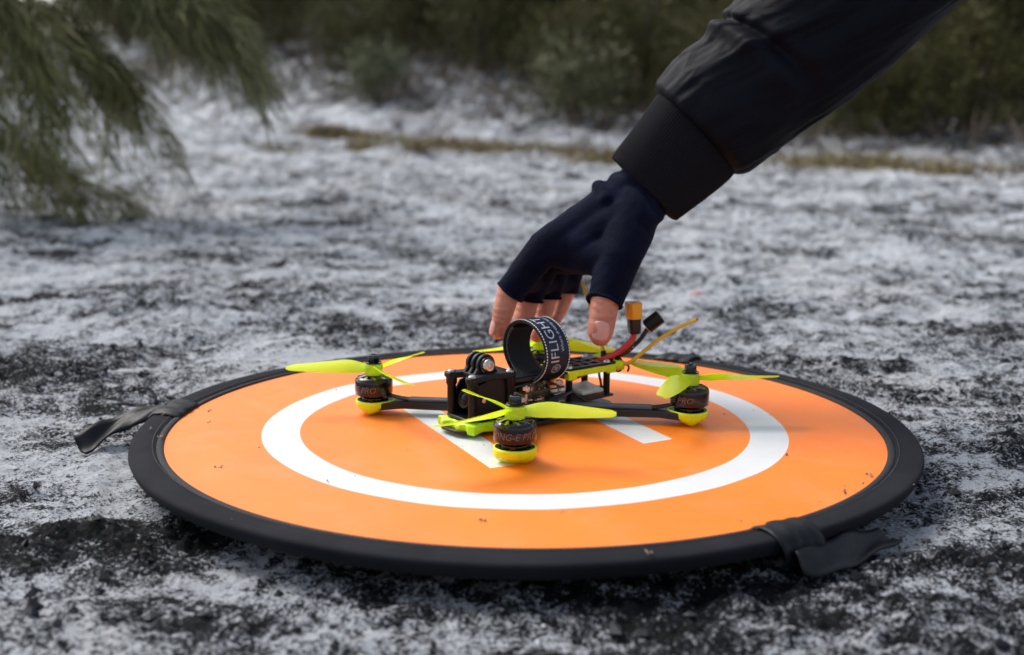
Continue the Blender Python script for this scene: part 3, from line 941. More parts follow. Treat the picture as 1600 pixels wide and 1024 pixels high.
# lime bumper under the nose
def bump_ring(z, g):
    pts = [(69.5, -15), (72.5, -12.5), (72.4, -9), (69.5, -6), (68.6, -2), (69.6, 2), (71.5, 5), (71, 8.5), (68.6, 12), (69.2, 16.5), (66.5, 20), (61.5, 19.4), (57, 18.6), (50, 20.5), (44, 19), (43, 14), (60, 12), (66, 9), (67, -9), (60, -12), (43, -14), (44, -18), (56, -19), (70, -19)]
    return [(60 + (x - 60) * g, y * g + YO + 0.5, z) for x, y in pts]
m_ = MB(); m_.loft([bump_ring(2.6, 0.96), bump_ring(3.4, 1.0), bump_ring(8.2, 1.0), bump_ring(9.0, 0.96)])
m_.v = [(x, y, z + 0.9 * math.sin(y * 0.42 + x * 0.2)) for x, y, z in m_.v]
part('nose_bumper', m_, 'lime_print', bevel=0.5, angle=50)

# rear deck with cut-outs
deck = MB()
xs = [-69, -64.5, -58, -56, -49.5, -47.5, -41, -39, -32, -29.5, -22]
ys = [-15, -11.5, -5.5, -3.5, 3.5, 5.5, 11.5, 15]
hole_x = {1, 3, 5, 7}; hole_y = {1, 3, 5}
verts = {}
def gv(i, j, z):
    return (xs[i] - (1.5 if j in (3, 4) and 0 < i < 10 else 0), ys[j] + YO, z)
def ishole(i, j):
    return (i in {1, 3, 5, 7}) and (j in {1, 3, 5}) and not (i == 1 and j != 3)
for i in range(len(xs) - 1):
    for j in range(len(ys) - 1):
        if ishole(i, j): continue
        for z, rev in ((36.8, False), (34.9, True)):
            q = [gv(i, j, z), gv(i + 1, j, z), gv(i + 1, j + 1, z), gv(i, j + 1, z)]
            deck.add(q if not rev else q[::-1], [(0, 1, 2, 3)])
        for (a, b2, di, dj) in (((i, j), (i + 1, j), 0, -1), ((i + 1, j), (i + 1, j + 1), 1, 0), ((i + 1, j + 1), (i, j + 1), 0, 1), ((i, j + 1), (i, j), -1, 0)):
            ni, nj = i + di, j + dj
            out = ni < 0 or nj < 0 or ni >= len(xs) - 1 or nj >= len(ys) - 1 or ishole(ni, nj)
            if out:
                deck.add([gv(*a, 34.9), gv(*b2, 34.9), gv(*b2, 36.8), gv(*a, 36.8)], [(0, 1, 2, 3)])
me = deck.mesh('top_plate', 'carbon', smooth=False, scale=MM)
bm = bmesh.new(); bm.from_mesh(me); bmesh.ops.remove_doubles(bm, verts=bm.verts, dist=1e-6); bmesh.ops.recalc_face_normals(bm, faces=bm.faces); bm.to_mesh(me); bm.free()
obj('top_plate', me, drone, bevel=0.35 * MM)
part('battery_tray', MB().prism([(28, -12 + YO), (28, 12 + YO), (20, 15 + YO), (-22.2, 15 + YO), (-22.2, -15 + YO), (20, -15 + YO)], 33.0, 34.8), 'carbon', bevel=0.3)
m_ = MB()
for i in range(19):
    m_.box((25 - i * 2.5, YO, 35.3), (1.5, 22, 1.0))
part('grip_ribs', m_, 'black_print', kind='stuff')
for x, y in ((-25, 12.5), (-25, -12.5), (-62, 12.5), (-62, -12.5)):
    m_ = MB(); m_.cyl((x, y + YO, 12), (x, y + YO, 34.9), 2.7, n=6); part('standoff', m_, 'black_plastic')
    screw(x, y + YO, 36.6, 2.6)
# neon side guards and antenna holder at the tail
for sgn in (-1, 1):
    y0 = sgn * 15.2 + YO
    m_ = MB()
    m_.box((-46, y0, 32.6), (42, 2.4, 4.4)); m_.box((-25.5, y0 - sgn * 1.4, 31.6), (8, 5.6, 6.6)); m_.box((-64, y0 - sgn * 1.4, 31.8), (8, 5.6, 6.2))
    part('side_guard', m_, 'neon_print', bevel=0.5)
m_ = MB()
m_.box((-71, YO, 33.0), (5, 24, 5.5))
m_.cyl((-70, 12 + YO, 33.2), (-74.5, 18 + YO, 33.6), 3.6, n=20)
m_.cyl((-70, -12 + YO, 33.2), (-74.0, -6 + YO, 36), 3.4, n=20)
m_.tube([(-70, 9, 36), (-72, 10, 39.5), (-73, 11, 38), (-71, 13, 36)], 0.9, n=8, smooth=4)
part('antenna_holder', m_, 'neon_print', bevel=0.4)
# zip tie round the lead
m_ = MB()
pts = [Vector((-73.5, 12 + YO + 5.5 * math.cos(a), 33.5 + 5.5 * math.sin(a))) for a in np.linspace(0, 2 * PI, 20)]
m_.tube(pts, 0.8, n=6, caps=False)
m_.tube([(-74, 19, 36), (-76, 24, 33), (-76, 23, 29)], 0.8, n=6, smooth=4)
m_.box((-74, 12, 38), (4, 4, 4)); part('zip_tie', m_, 'black_plastic')

# battery lead: red and black wires, amber plug, capacitor, antenna tubes
m_ = MB(); m_.tube([(-56, 4, 34), (-63, 7, 36.2), (-70, 12, 40.0), (-77, 17.5, 46), (-82, 21, 53), (-83, 22, 59.5)], 2.3, n=14, smooth=6)
part('red_lead', m_, 'red_wire')
m_ = MB(); m_.tube([(-64, 6, 33.5), (-72, 9, 35.5), (-79, 14, 42), (-83.5, 18.5, 49), (-84.5, 20.5, 59)], 2.2, n=14, smooth=6)
part('black_lead', m_, 'black_wire')
def rot_box(m, c, dims, zdir, xdir):
    z = Vector(zdir).normalized(); x = Vector(xdir); x = (x - z * x.dot(z)).normalized(); y = z.cross(x)
    mt = Matrix((x, y, z)).transposed()
    m.box(c, dims, mat=mt)
XT = Vector((-83.6, 21.5, 58)); XD = Vector((0.3, -0.4, 10)).normalized(); XX = Vector((0.55, 0.85, 0))
pl = MB(); 
def xt_ring(t, w, h, ch):
    x = (XX - XD * XX.dot(XD)).normalized(); y = XD.cross(x)
    pts = [(-w, -h), (w - ch, -h), (w, -h + ch), (w, h - ch), (w - ch, h), (-w, h)]
    return [XT + XD * t + x * a + y * b2 for a, b2 in pts]
pl.loft([xt_ring(10.5, 7.4, 5.2, 2.8), xt_ring(22.5, 8.0, 5.6, 3.0)])
plug = part('power_plug', pl, 'amber_plastic', bevel=0.4)
sh = MB(); sh.loft([xt_ring(-1.0, 5.0, 3.9, 1.4), xt_ring(2.5, 6.2, 4.3, 1.8), xt_ring(11.4, 6.6, 4.4, 2.0)])
part('plug_boot', sh, 'carbon', plug, bevel=0.5)
pn = MB()
xx_ = (XX - XD * XX.dot(XD)).normalized()
for w in (-3.0, 3.0):
    pn.cyl(XT + XD * 22.3 + xx_ * w, XT + XD * 22.9 + xx_ * w, 1.9, n=14)
part('plug_pins', pn, 'copper', plug)
m_ = MB(); m_.tube([(-66, 2, 33), (-74, 6, 35), (-82.5, 15, 42), (-89.9, 21, 51.3), (-95, 24.7, 61)], 1.7, n=12, smooth=6)
cl = part('capacitor_lead', m_, 'black_wire')
m_ = MB()
for q in (Vector((-86, 17.5, 45.5)), Vector((-84, 15.7, 43.2))):
    m_.box(q + Vector((1, 1.6, 0.4)), (0.8, 0.8, 1.0))
part('lead_marks', m_, 'white_thread', cl)
m_ = MB()
ca, cb = Vector((-94.2, 23.6, 61.2)), Vector((-101.5, 30.5, 69.5))
m_.cyl(ca, cb, 5.6, n=28); cpt = part('capacitor', m_, 'black_plastic', bevel=0.8)
m_ = MB(); cdv = (ca - cb).normalized(); m_.cyl(ca - cdv * 0.1, ca + cdv * 0.5, 4.4, n=24); part('capacitor_base', m_, 'copper', cpt)
m_ = MB(); m_.tube([(-71.5, 17, 33.5), (-76, 25, 36.2), (-81, 30.6, 42.6), (-89.3, 42.0, 55.0), (-98.2, 54.0, 65.0), (-105.2, 64.2, 71.5)], [1.7, 1.55, 1.45, 1.4, 1.3, 1.25], n=12, smooth=6)
t1 = part('antenna_tube', m_, 'yellow_tube')
m_ = MB(); m_.cyl((-105.0, 64.0, 71.3), (-105.5, 64.7, 71.9), 0.7, n=8); part('antenna_tip', m_, 'black_plastic', t1)
m_ = MB(); m_.tube([(-73.6, -1.5, 38), (-75.0, -6, 47), (-75.5, -11, 58), (-74.7, -17.6, 70), (-75.1, -29.5, 91)], [1.6, 1.5, 1.4, 1.3, 1.2], n=12, smooth=6)
part('antenna_tube', m_, 'yellow_tube')
m_ = MB(); m_.cyl((-73.2, 0.5, 34), (-74.0, -2.5, 40.5), 2.1, n=14); part('antenna_boot', m_, 'black_plastic')

# electronics stack
m_ = MB(); m_.box((2, YO, 25.0), (37, 35, 1.4)); fcb = part('flight_controller', m_, 'pcb', bevel=0.2)
m_ = MB(); m_.box((2, YO, 17.0), (40, 38, 1.6)); esc = part('speed_controller', m_, 'chip', bevel=0.2)
rr_ = random.Random(3)
m1, m2, m3 = MB(), MB(), MB()
for i in range(46):
    mm__ = (m1, m2, m3)[rr_.randrange(3)]
    side = rr_.random()
    x = 2 + rr_.uniform(-17, 17); y = YO + (rr_.uniform(8, 16.5) if side < 0.6 else rr_.uniform(-16, 10))
    hgt = rr_.uniform(0.6, 2.2)
    mm__.box((x, y, 25.7 + hgt / 2), (rr_.uniform(1, 4), rr_.uniform(1, 3), hgt))
for i in range(30):
    mm__ = (m1, m2, m3)[rr_.randrange(3)]
    hgt = rr_.uniform(1, 3)
    mm__.box((2 + rr_.uniform(-18, 18), YO + rr_.uniform(12, 18.5), 17.8 + hgt / 2), (rr_.uniform(1.5, 4.5), rr_.uniform(1, 3), hgt))
part('chips', m1, 'chip', fcb, kind='stuff'); part('solder_pads', m2, 'steel', fcb, kind='stuff'); part('coils', m3, 'copper', fcb, kind='stuff')
for x, y in ((17.3, 15.3), (-13.3, 15.3), (17.3, -15.3), (-13.3, -15.3)):
    m_ = MB(); m_.cyl((x, y + YO, 12), (x, y + YO, 30.5), 1.2, n=12); m_.cyl((x, y + YO, 27.0), (x, y + YO, 29.6), 2.9, n=6)
    part('stack_screw', m_, 'steel')
m_ = MB(); m_.box((21, 14 + YO, 20), (5, 5, 3.5)); part('connector', m_, 'pale_box', esc, bevel=0.3)
m_ = MB(); m_.box((-10, 19 + YO, 19.5), (6, 3, 3)); part('connector', m_, 'pale_box', esc, bevel=0.3)
m_ = MB()
for k in range(7):
    o_ = k * 1.1
    m_.tube([(16 - o_ * 0.6, 20 + YO - o_ * 0.3, 18), (8, 25 + YO - o_ * 0.4, 15 + o_ * 0.3), (-8, 24 + YO - o_ * 0.5, 19 + o_ * 0.2), (-20, 21 + YO - o_ * 0.5, 21 - o_ * 0.3), (-27, 22 + YO, 17), (-32, 26, 12)], 0.95, n=8, smooth=6)
for k in range(5):
    m_.tube([(22, 12 - 2 * k, 18), (26, 13 - 2 * k, 24 - k), (22, 14 - 3 * k, 30), (12, 15 - 3 * k, 31 - k * 0.4), (2, 17, 30)], 0.8, n=8, smooth=6)
part('wiring', m_, 'black_wire')
m_ = MB(); m_.tube([(28, 16, 30), (18, 18.5, 31), (8, 17, 33), (0, 19, 36), (-4, 17, 41), (0, 14, 43.5)], 0.75, n=8, smooth=8); m_.tube([(10, 20, 29), (6, 18, 33), (-2, 19, 38), (-6, 17, 36)], 0.7, n=8, smooth=8)
part('loose_wires', m_, 'black_wire')
# receiver at the tail
m_ = MB(); m_.box((-47, 5 + YO, 14.0), (22, 20, 4.0), mat=Matrix.Rotation(R(-8), 3, 'X')); rx = part('receiver', m_, 'pcb', bevel=0.3)
m_ = MB(); m_.box((-47, 5 + YO, 17.4), (21, 19, 2.6), mat=Matrix.Rotation(R(-8), 3, 'X')); part('ceramic_patch', m_, 'pale_box', rx, bevel=0.4)
m_ = MB()
m_.cyl((-60, 8 + YO, 12), (-60, 8 + YO, 18), 2.2, n=10); m_.cyl((-57, 12 + YO, 12), (-57, 12 + YO, 17), 1.6, n=10)
part('plug_socket', m_, 'copper', rx)
m_ = MB(); m_.tube([(-59, 10 + YO, 18), (-56, 12.5 + YO, 23), (-57.5, 9 + YO, 29), (-62, 8 + YO, 34)], 0.9, n=8, smooth=6); part('coax', m_, 'pcb')
m_ = MB(); m_.box((-38, 8 + YO, 30.2), (26, 14, 1.8), mat=Matrix.Rotation(R(10), 3, 'Y')); part('foam_pad', m_, 'red_foam', bevel=0.4)

# battery strap: a standing loop
SC = (1.0, 10.0, 53.0); SA, SB = 23.6, 21.6
def strap_pt(a, off, w):
    # a measured from +y (near side) upwards; the loop narrows at the foot
    y = SC[1] + (SA + off) * math.cos(a)
    z = SC[2] + (SB + off) * math.sin(a)
    if math.sin(a) < 0:
        y = SC[1] + (SA + off) * math.cos(a) * (1 - 0.10 * math.sin(a) ** 2)
    lean = 0.05 * (z - 32)
    return (SC[0] + w + lean, y, z)
def strap_band(a0, a1, o0, o1, w, nseg=70):
    m_ = MB(); rings = []
    for i in range(nseg + 1):
        a = a0 + (a1 - a0) * i / nseg
        rings.append([strap_pt(a, o0, -w), strap_pt(a, o0, w), strap_pt(a, o1, w), strap_pt(a, o1, -w)])
    m_.loft(rings)
    return m_
st = part('battery_strap', strap_band(R(-76), R(262), 0.0, 1.3, 11.2), 'strap_fabric', bevel=0.25, angle=50)
part('printed_face', strap_band(R(-38), R(120), 1.28, 1.48, 9.2), 'strap_navy', st, angle=50)
part('lining', strap_band(R(-80), R(210), -0.9, 0.0, 10.6), 'strap_lining', st, angle=50)
part('inner_layer', strap_band(R(125), R(262), -3.4, -2.4, 10.4), 'strap_lining', st, angle=50)
m_ = MB()
for w in (-10.1, 10.1):
    for i in range(44):
        a = R(-70 + 232 * i / 44)
        rings = []
        for j in range(3):
            aa = a + j / 2 * R(3.3)
            rings.append([strap_pt(aa, 1.25, w - 0.36), strap_pt(aa, 1.25, w + 0.36), strap_pt(aa, 1.62, w + 0.36), strap_pt(aa, 1.62, w - 0.36)])
        m_.loft(rings)
    for i in range(30):
        a = R(130 + 125 * i / 30); rings = []
        for j in range(3):
            aa = a + j / 2 * R(2.2)
            rings.append([strap_pt(aa, -1.2, w * 0.93 - 0.18), strap_pt(aa, -1.2, w * 0.93 + 0.18), strap_pt(aa, -0.92, w * 0.93 + 0.18), strap_pt(aa, -0.92, w * 0.93 - 0.18)])
        m_.loft(rings)
part('stitching', m_, 'white_thread', st, smooth=False, kind='stuff')
sr = (SA + SB) / 2 + 1.6
me = text_mesh('IFLIGHT', 11.0, lambda X, Y: strap_pt(R(-14) + X * 1.12 / sr, 1.62, -0.6 + Y * 0.95), 'strap_lettering', 'white_ink', align='LEFT')
obj('strap_lettering', me, st)
me = text_mesh('Where dreams take off', 3.9, lambda X, Y: strap_pt(R(6) + X * 1.05 / sr, 1.62, -5.6 + Y * 0.95), 'strap_motto', 'white_ink', align='LEFT')
obj('strap_motto', me, st)
# round emblem below the lettering
m_ = MB()
def emb(r0, r1, a0=0, a1=2 * PI, n=36):
    vs, fs = [], []
    for i in range(n + 1):
        t = a0 + (a1 - a0) * i / n
        for r in (r0, r1):
            vs.append(strap_pt(R(-26) + r * math.cos(t) / sr, 1.62, 0.3 + r * math.sin(t)))
    for i in range(n):
        fs.append((2 * i, 2 * i + 1, 2 * i + 3, 2 * i + 2))
    m_.add(vs, fs)
emb(3.5, 3.9); emb(2.8, 3.0)
for dx in (-1.5, -0.3, 0.9):
    vs = [strap_pt(R(-26) + (dx + ex) / sr, 1.63, 0.3 + ey) for ex, ey in ((0, -1.6), (0.6, -1.6), (0.9, 1.6), (0.3, 1.6))]
    m_.add(vs, [(0, 1, 2, 3)])
part('strap_emblem', m_, 'white_ink', st, smooth=False)

# ------------------------------------------------------------------ the person: right hand, glove and jacket sleeve
person = empty('person', (0.25, 0.14, -0.02))
person['label'] = 'person reaching down in a dark jacket and navy fingerless glove to pick up the drone'
person['category'] = 'person'
PB = Vector((0.25, 0.14, -0.02))
_ico = bmesh.new(); bmesh.ops.create_icosphere(_ico, subdivisions=3, radius=1.0)
ICO = [v.co.copy() for v in _ico.verts]; _ico.free()
def hull(bm, a, ra, b2, rb, flat=False):
    a, b2 = Vector(a), Vector(b2)
    new = [bm.verts.new(a + p * ra) for p in ICO]
    if flat:
        q = (b2 - a).to_track_quat('Z', 'Y')
        new += [bm.verts.new(b2 + q @ Vector((rb * math.cos(t), rb * math.sin(t), 0))) for t in np.linspace(0, 2 * PI, 40, endpoint=False)]
    else:
        new += [bm.verts.new(b2 + p * rb) for p in ICO]
    bmesh.ops.convex_hull(bm, input=new)
    loose = [v for v in bm.verts if not v.link_faces]
    bmesh.ops.delete(bm, geom=loose, context='VERTS')
def fuse(caps, voxel, smooth_it, mat, name):
    me = bpy.data.meshes.new(name + '_src')
    total = bmesh.new()
    for c in caps:
        b_ = bmesh.new(); hull(b_, *c)
        tmp = bpy.data.meshes.new('tmp'); b_.to_mesh(tmp); b_.free()
        total.from_mesh(tmp); bpy.data.meshes.remove(tmp)
    bmesh.ops.recalc_face_normals(total, faces=total.faces)
    total.to_mesh(me); total.free()
    o = bpy.data.objects.new(name, me); col.objects.link(o)
    rm = o.modifiers.new('remesh', 'REMESH'); rm.mode = 'VOXEL'; rm.voxel_size = voxel; rm.use_smooth_shade = True
    sm = o.modifiers.new('smooth', 'SMOOTH'); sm.factor = 0.6; sm.iterations = smooth_it
    dg = bpy.context.evaluated_depsgraph_get()
    out = bpy.data.meshes.new_from_object(o.evaluated_get(dg))
    bpy.data.objects.remove(o)
    out.name = name
    out.materials.clear(); out.materials.append(M[mat])
    out.polygons.foreach_set('use_smooth', [True] * len(out.polygons))
    return out
J = dict(
    forearm=(0.1421, 0.13, 0.2086), wrist=(0.0895, 0.102, 0.1574),
    imcp=(0.0161, 0.075, 0.1196), ipip=(-0.0112, 0.069, 0.0885), idip=(-0.0163, 0.066, 0.0705), itip=(-0.0196, 0.065, 0.0560),
    mmcp=(0.0202, 0.098, 0.1174), mpip=(0.0040, 0.103, 0.0785), mdip=(-0.0010, 0.098, 0.0563), mtip=(-0.0040, 0.092, 0.0425),
    rmcp=(0.0281, 0.12, 0.1112), rpip=(0.0200, 0.126, 0.0760), rdip=(0.0143, 0.120, 0.0553), rtip=(0.0106, 0.112, 0.0440),
    pmcp=(0.0400, 0.138, 0.1050), ppip=(0.0360, 0.145, 0.0760), pdip=(0.0293, 0.140, 0.0600), ptip=(0.0245, 0.133, 0.0510),
    tcmc=(0.0815, 0.078, 0.1394), tmcp=(0.0690, 0.052, 0.1120), tip_=(0.0590, 0.036, 0.0835), ttip=(0.0556, 0.0305, 0.0605))
J = {k: Vector(v) for k, v in J.items()}
skin_caps = [
    (J['forearm'], 0.026, J['wrist'], 0.021), (J['wrist'], 0.020, J['imcp'], 0.0115), (J['wrist'], 0.020, J['mmcp'], 0.0115), (J['wrist'], 0.019, J['rmcp'], 0.011), (J['wrist'], 0.018, J['pmcp'], 0.0105),
    (J['imcp'], 0.0112, J['ipip'], 0.0093), (J['ipip'], 0.0092, J['idip'], 0.0081), (J['idip'], 0.0081, J['itip'], 0.0066),
    (J['mmcp'], 0.0112, J['mpip'], 0.0094), (J['mpip'], 0.0093, J['mdip'], 0.0082), (J['mdip'], 0.0082, J['mtip'], 0.0066),
    (J['rmcp'], 0.0108, J['rpip'], 0.0088), (J['rpip'], 0.0087, J['rdip'], 0.0077), (J['rdip'], 0.0077, J['rtip'], 0.0062),
    (J['pmcp'], 0.0098, J['ppip'], 0.0078), (J['ppip'], 0.0077, J['pdip'], 0.0068), (J['pdip'], 0.0068, J['ptip'], 0.0055),
    (J['wrist'], 0.018, J['tcmc'], 0.0165), (J['tcmc'], 0.0165, J['tmcp'], 0.0140), (J['tmcp'], 0.0138, J['tip_'], 0.0108), (J['tip_'], 0.0108, J['ttip'] + Vector((0, 0, 0.003)), 0.0099), (J['ttip'] + Vector((0, 0, 0.003)), 0.0099, J['ttip'] + Vector((0, 0, -0.0005)), 0.0083),
]
skin_me = fuse(skin_caps, 0.0009, 5, 'skin', 'body')
skin_me.transform(Matrix.Translation(-PB))
obj('body', skin_me, person)
def lerp(a, b2, t): return J[a].lerp(J[b2], t)
ge = 0.0019
edge_i, edge_m, edge_r, edge_p = J['ipip'].lerp(J['idip'], 0.22), J['mpip'].lerp(J['mdip'], 0.12), J['rpip'].lerp(J['rdip'], 0.10), J['ppip'].lerp(J['pdip'], 0.02)
edge_t = J['tip_'].lerp(J['ttip'], 0.03)
web = Vector((0.046, 0.070, 0.112))
fbw = [lerp('imcp', 'ipip', 0.72), lerp('mmcp', 'mpip', 0.72), lerp('rmcp', 'rpip', 0.72), lerp('pmcp', 'ppip', 0.72)]
glove_caps = [
    (J['forearm'] + Vector((0, -0.012, 0)), 0.024, J['wrist'] + Vector((0.008, 0, 0.006)), 0.0265), (J['wrist'] + Vector((0.008, 0, 0.006)), 0.0265, J['wrist'] + Vector((-0.012, -0.002, -0.006)), 0.0225),
    (J['wrist'], 0.0235, J['imcp'], 0.0140), (J['wrist'], 0.0225, J['mmcp'], 0.0140), (J['wrist'], 0.0215, J['rmcp'], 0.0135), (J['wrist'], 0.0205, J['pmcp'], 0.0125),
    (J['imcp'], 0.0138, edge_i, 0.0112, True), (J['mmcp'], 0.0136, edge_m, 0.0112, True), (J['rmcp'], 0.0132, edge_r, 0.0106, True), (J['pmcp'], 0.0122, edge_p, 0.0096, True),
    (J['imcp'], 0.0125, J['mmcp'], 0.0125), (J['mmcp'], 0.0125, J['rmcp'], 0.0125), (J['rmcp'], 0.0125, J['pmcp'], 0.0115),
    (J['wrist'], 0.0225, J['tcmc'], 0.0205), (J['tcmc'], 0.0205, J['tmcp'], 0.0170), (J['tmcp'], 0.0168, edge_t, 0.0131, True),
    (J['tcmc'], 0.0190, web, 0.0135), (J['tcmc'], 0.0195, J['imcp'] + Vector((0.012, -0.002, -0.002)), 0.0135), (J['tmcp'], 0.0155, J['imcp'] + Vector((0.016, -0.001, -0.004)), 0.0125), (web, 0.0135, J['imcp'], 0.0135), (J['tmcp'], 0.0150, web, 0.0125), (web, 0.0130, J['mmcp'] + Vector((0.004, 0, -0.01)), 0.0120),
    (fbw[0], 0.0108, fbw[1], 0.0108), (fbw[1], 0.0108, fbw[2], 0.0104), (fbw[2], 0.0104, fbw[3], 0.0096), (J['wrist'] + Vector((-0.012, -0.008, -0.012)), 0.0215, Vector((0.044, 0.070, 0.1200)), 0.0160), (J['wrist'] + Vector((-0.02, 0.0, -0.012)), 0.021, web + Vector((-0.006, 0.006, 0.004)), 0.0135), (web + Vector((0, 0.03, -0.006)), 0.012, J['pmcp'], 0.0115),
    # rucked cuff of the glove at the wrist
    (Vector((0.0575, 0.094, 0.1640)), 0.0062, Vector((0.0610, 0.078, 0.1560)), 0.0050), (Vector((0.0575, 0.094, 0.1640)), 0.0062, Vector((0.0600, 0.115, 0.1620)), 0.0060),
]
glove_me = fuse(glove_caps, 0.0010, 22, 'glove_knit', 'glove')
# slack knit: soft folds pushed along the normals
n_ = len(glove_me.vertices)
gco = np.empty(n_ * 3, np.float32); glove_me.vertices.foreach_get('co', gco); gco = gco.reshape(-1, 3)
gno = np.empty(n_ * 3, np.float32); glove_me.vertex_normals.foreach_get('vector', gno); gno = gno.reshape(-1, 3)
along = (gco[:, 0] * 0.73 + gco[:, 2] * 0.68)
across = (gco[:, 0] * -0.68 + gco[:, 2] * 0.73)
wr = np.exp(-((along - 0.178) / 0.020) ** 2)
fold = 0.0016 * wr * np.sin(along * 420 + 6 * fbm(across * 1.0, gco[:, 1], 30, 2)) + 0.0011 * fbm(along * 1.2, across * 0.8 + gco[:, 1], 60, 3)
gco = gco + gno * fold[:, None]
glove_me.vertices.foreach_set('co', gco.ravel().astype(np.float32)); glove_me.update()
glove_me.transform(Matrix.Translation(-PB))
glove = obj('glove', glove_me, person, label='navy knitted fingerless glove with open fingertips')
# rolled hems where the fingers come out
def hem(c, toward, r, tube, wob=0.0006):
    q = (Vector(toward) - Vector(c)).to_track_quat('Z', 'Y')
    pts = []
    for i in range(41):
        t = 2 * PI * i / 40
        pts.append(Vector(c) - PB + q @ Vector(((r + wob * math.sin(3 * t)) * math.cos(t), (r + wob * math.sin(3 * t)) * math.sin(t), wob * 1.8 * math.sin(2 * t + 1))))
    m_ = MB(); m_.tube(pts, tube, n=8, caps=False)
    obj('hem', m_.mesh('hem', 'glove_knit', angle=80), glove)
for e_, k_, r_, t_ in ((edge_i, 'imcp', 0.0111, 0.0012), (edge_m, 'mmcp', 0.0111, 0.0012), (edge_r, 'rmcp', 0.0105, 0.0012), (edge_p, 'pmcp', 0.0095, 0.0011)):
    hem(e_ + (J[k_] - e_).normalized() * 0.0006, e_ + (e_ - J[k_]), r_, t_)
hem(edge_t + (J['tmcp'] - edge_t).normalized() * 0.0006, edge_t + (edge_t - J['tmcp']), 0.0130, 0.0013, 0.0006)
# nails
def nail(c, nrm, up, w, l, th=0.0012):
    nrm = Vector(nrm).normalized(); up = (Vector(up) - nrm * Vector(up).dot(nrm)).normalized(); sd = up.cross(nrm)
    vs, fs = [], []
    nu, nv = 12, 12
    for i in range(nu + 1):
        for k in range(nv + 1):
            u = i / nu * 2 - 1; v = k / nv * 2 - 1
            # squarish ellipse, curved across
            uu = u * math.sqrt(1 - v * v * 0.42); vv = v * math.sqrt(1 - u * u * 0.30)
            p = Vector(c) - PB + sd * (uu * w) + up * (vv * l) + nrm * (-0.42 * w * uu * uu - 0.08 * l * vv * vv + th)
            vs.append(p)
    for i in range(nu):
        for k in range(nv):
            a = i * (nv + 1) + k
            fs.append((a, a + 1, a + nv + 2, a + nv + 1))
    m_ = MB(); m_.add(vs, fs)
    o = obj('fingernail', m_.mesh('fingernail', 'nail', angle=80), person)
    so = o.modifiers.new('thick', 'SOLIDIFY'); so.thickness = 0.0010; so.offset = -1
tn = Vector((-0.10, -1.0, 0.12)).normalized()
nail(J['ttip'] + Vector((0.0004, 0, 0.0030)) + tn * 0.00868, tn, (0.08, 0.0, 1), 0.0066, 0.0072)
nn = Vector((-0.9, -0.35, 0.2)).normalized()
nail(J['itip'] + Vector((0, 0, 0.002)) + nn * 0.0062, nn, (0.15, 0, 1), 0.0048, 0.0056, 0.0008)

# sleeve and cuff
ROWS = [((0.0684, 0.105, 0.1877), (0.1166, 0.105, 0.1377)), ((0.0869, 0.112, 0.2111), (0.1373, 0.112, 0.1502)), ((0.1061, 0.12, 0.2367), (0.1600, 0.12, 0.168))]
def tube_surface(rows, per, nang, ratio, disp, name, mat, cap_in=None):
    U = spline([Vector(a) for a, _ in rows], per); Lw = spline([Vector(b2) for _, b2 in rows], per)
    nr = len(U)
    A = np.array([[*u] for u in U]); B2 = np.array([[*l] for l in Lw])
    C = (A + B2) / 2; H = (A - B2) / 2
    hl = np.linalg.norm(H, axis=1)
    axd = np.gradient(C, axis=0); axd /= np.linalg.norm(axd, axis=1)[:, None]
    Hn = H / hl[:, None]; yv = np.array([-0.12, 1.0, 0.10]); S = yv[None] - Hn * (Hn @ yv)[:, None]; S /= np.linalg.norm(S, axis=1)[:, None]
    th = np.linspace(0, 2 * PI, nang, endpoint=False)
    s = np.concatenate([[0], np.cumsum(np.linalg.norm(np.diff(C, axis=0), axis=1))])
    TH, SS = np.meshgrid(th, s)
    P = C[:, None] + H[:, None] * np.cos(TH)[..., None] + S[:, None] * (hl[:, None] * ratio)[..., None] * np.sin(TH)[..., None]
    N = (P - C[:, None]); N /= np.linalg.norm(N, axis=2)[..., None]
    P = P + N * disp(TH, SS)[..., None] - np.array([*PB])
    m_ = MB()
    V = P.reshape(-1, 3)
    fs = [(i * nang + k, i * nang + (k + 1) % nang, (i + 1) * nang + (k + 1) % nang, (i + 1) * nang + k) for i in range(nr - 1) for k in range(nang)]
    fs.append(tuple(range((nr - 1) * nang, nr * nang)))
    m_.add([tuple(p) for p in V], fs)
    return m_.mesh(name, mat, angle=75)
cuff_rows = [((0.0770, 0.107, 0.1800), (0.1100, 0.107, 0.1435)), ((0.0722, 0.106, 0.1828), (0.1135, 0.106, 0.1395)), ((0.0692, 0.105, 0.1850), (0.1172, 0.105, 0.1380)), ((0.0690, 0.105, 0.1885), (0.1212, 0.105, 0.1395))] + ROWS[1:] + [((0.125, 0.124, 0.252), (0.176, 0.124, 0.188))]
cuff = obj('cuff', tube_surface(cuff_rows, 14, 420, 0.86, lambda T, S: 0.00028 * np.sin(T * 105) + 0.0012 * fbm(T * 1.2, S * 20, 1.0, 2) - 0.0022 * np.exp(-((S - 0.005) / 0.0016) ** 2) * 0, 'cuff', 'jacket_rib'), person, label='dark ribbed jacket cuff')
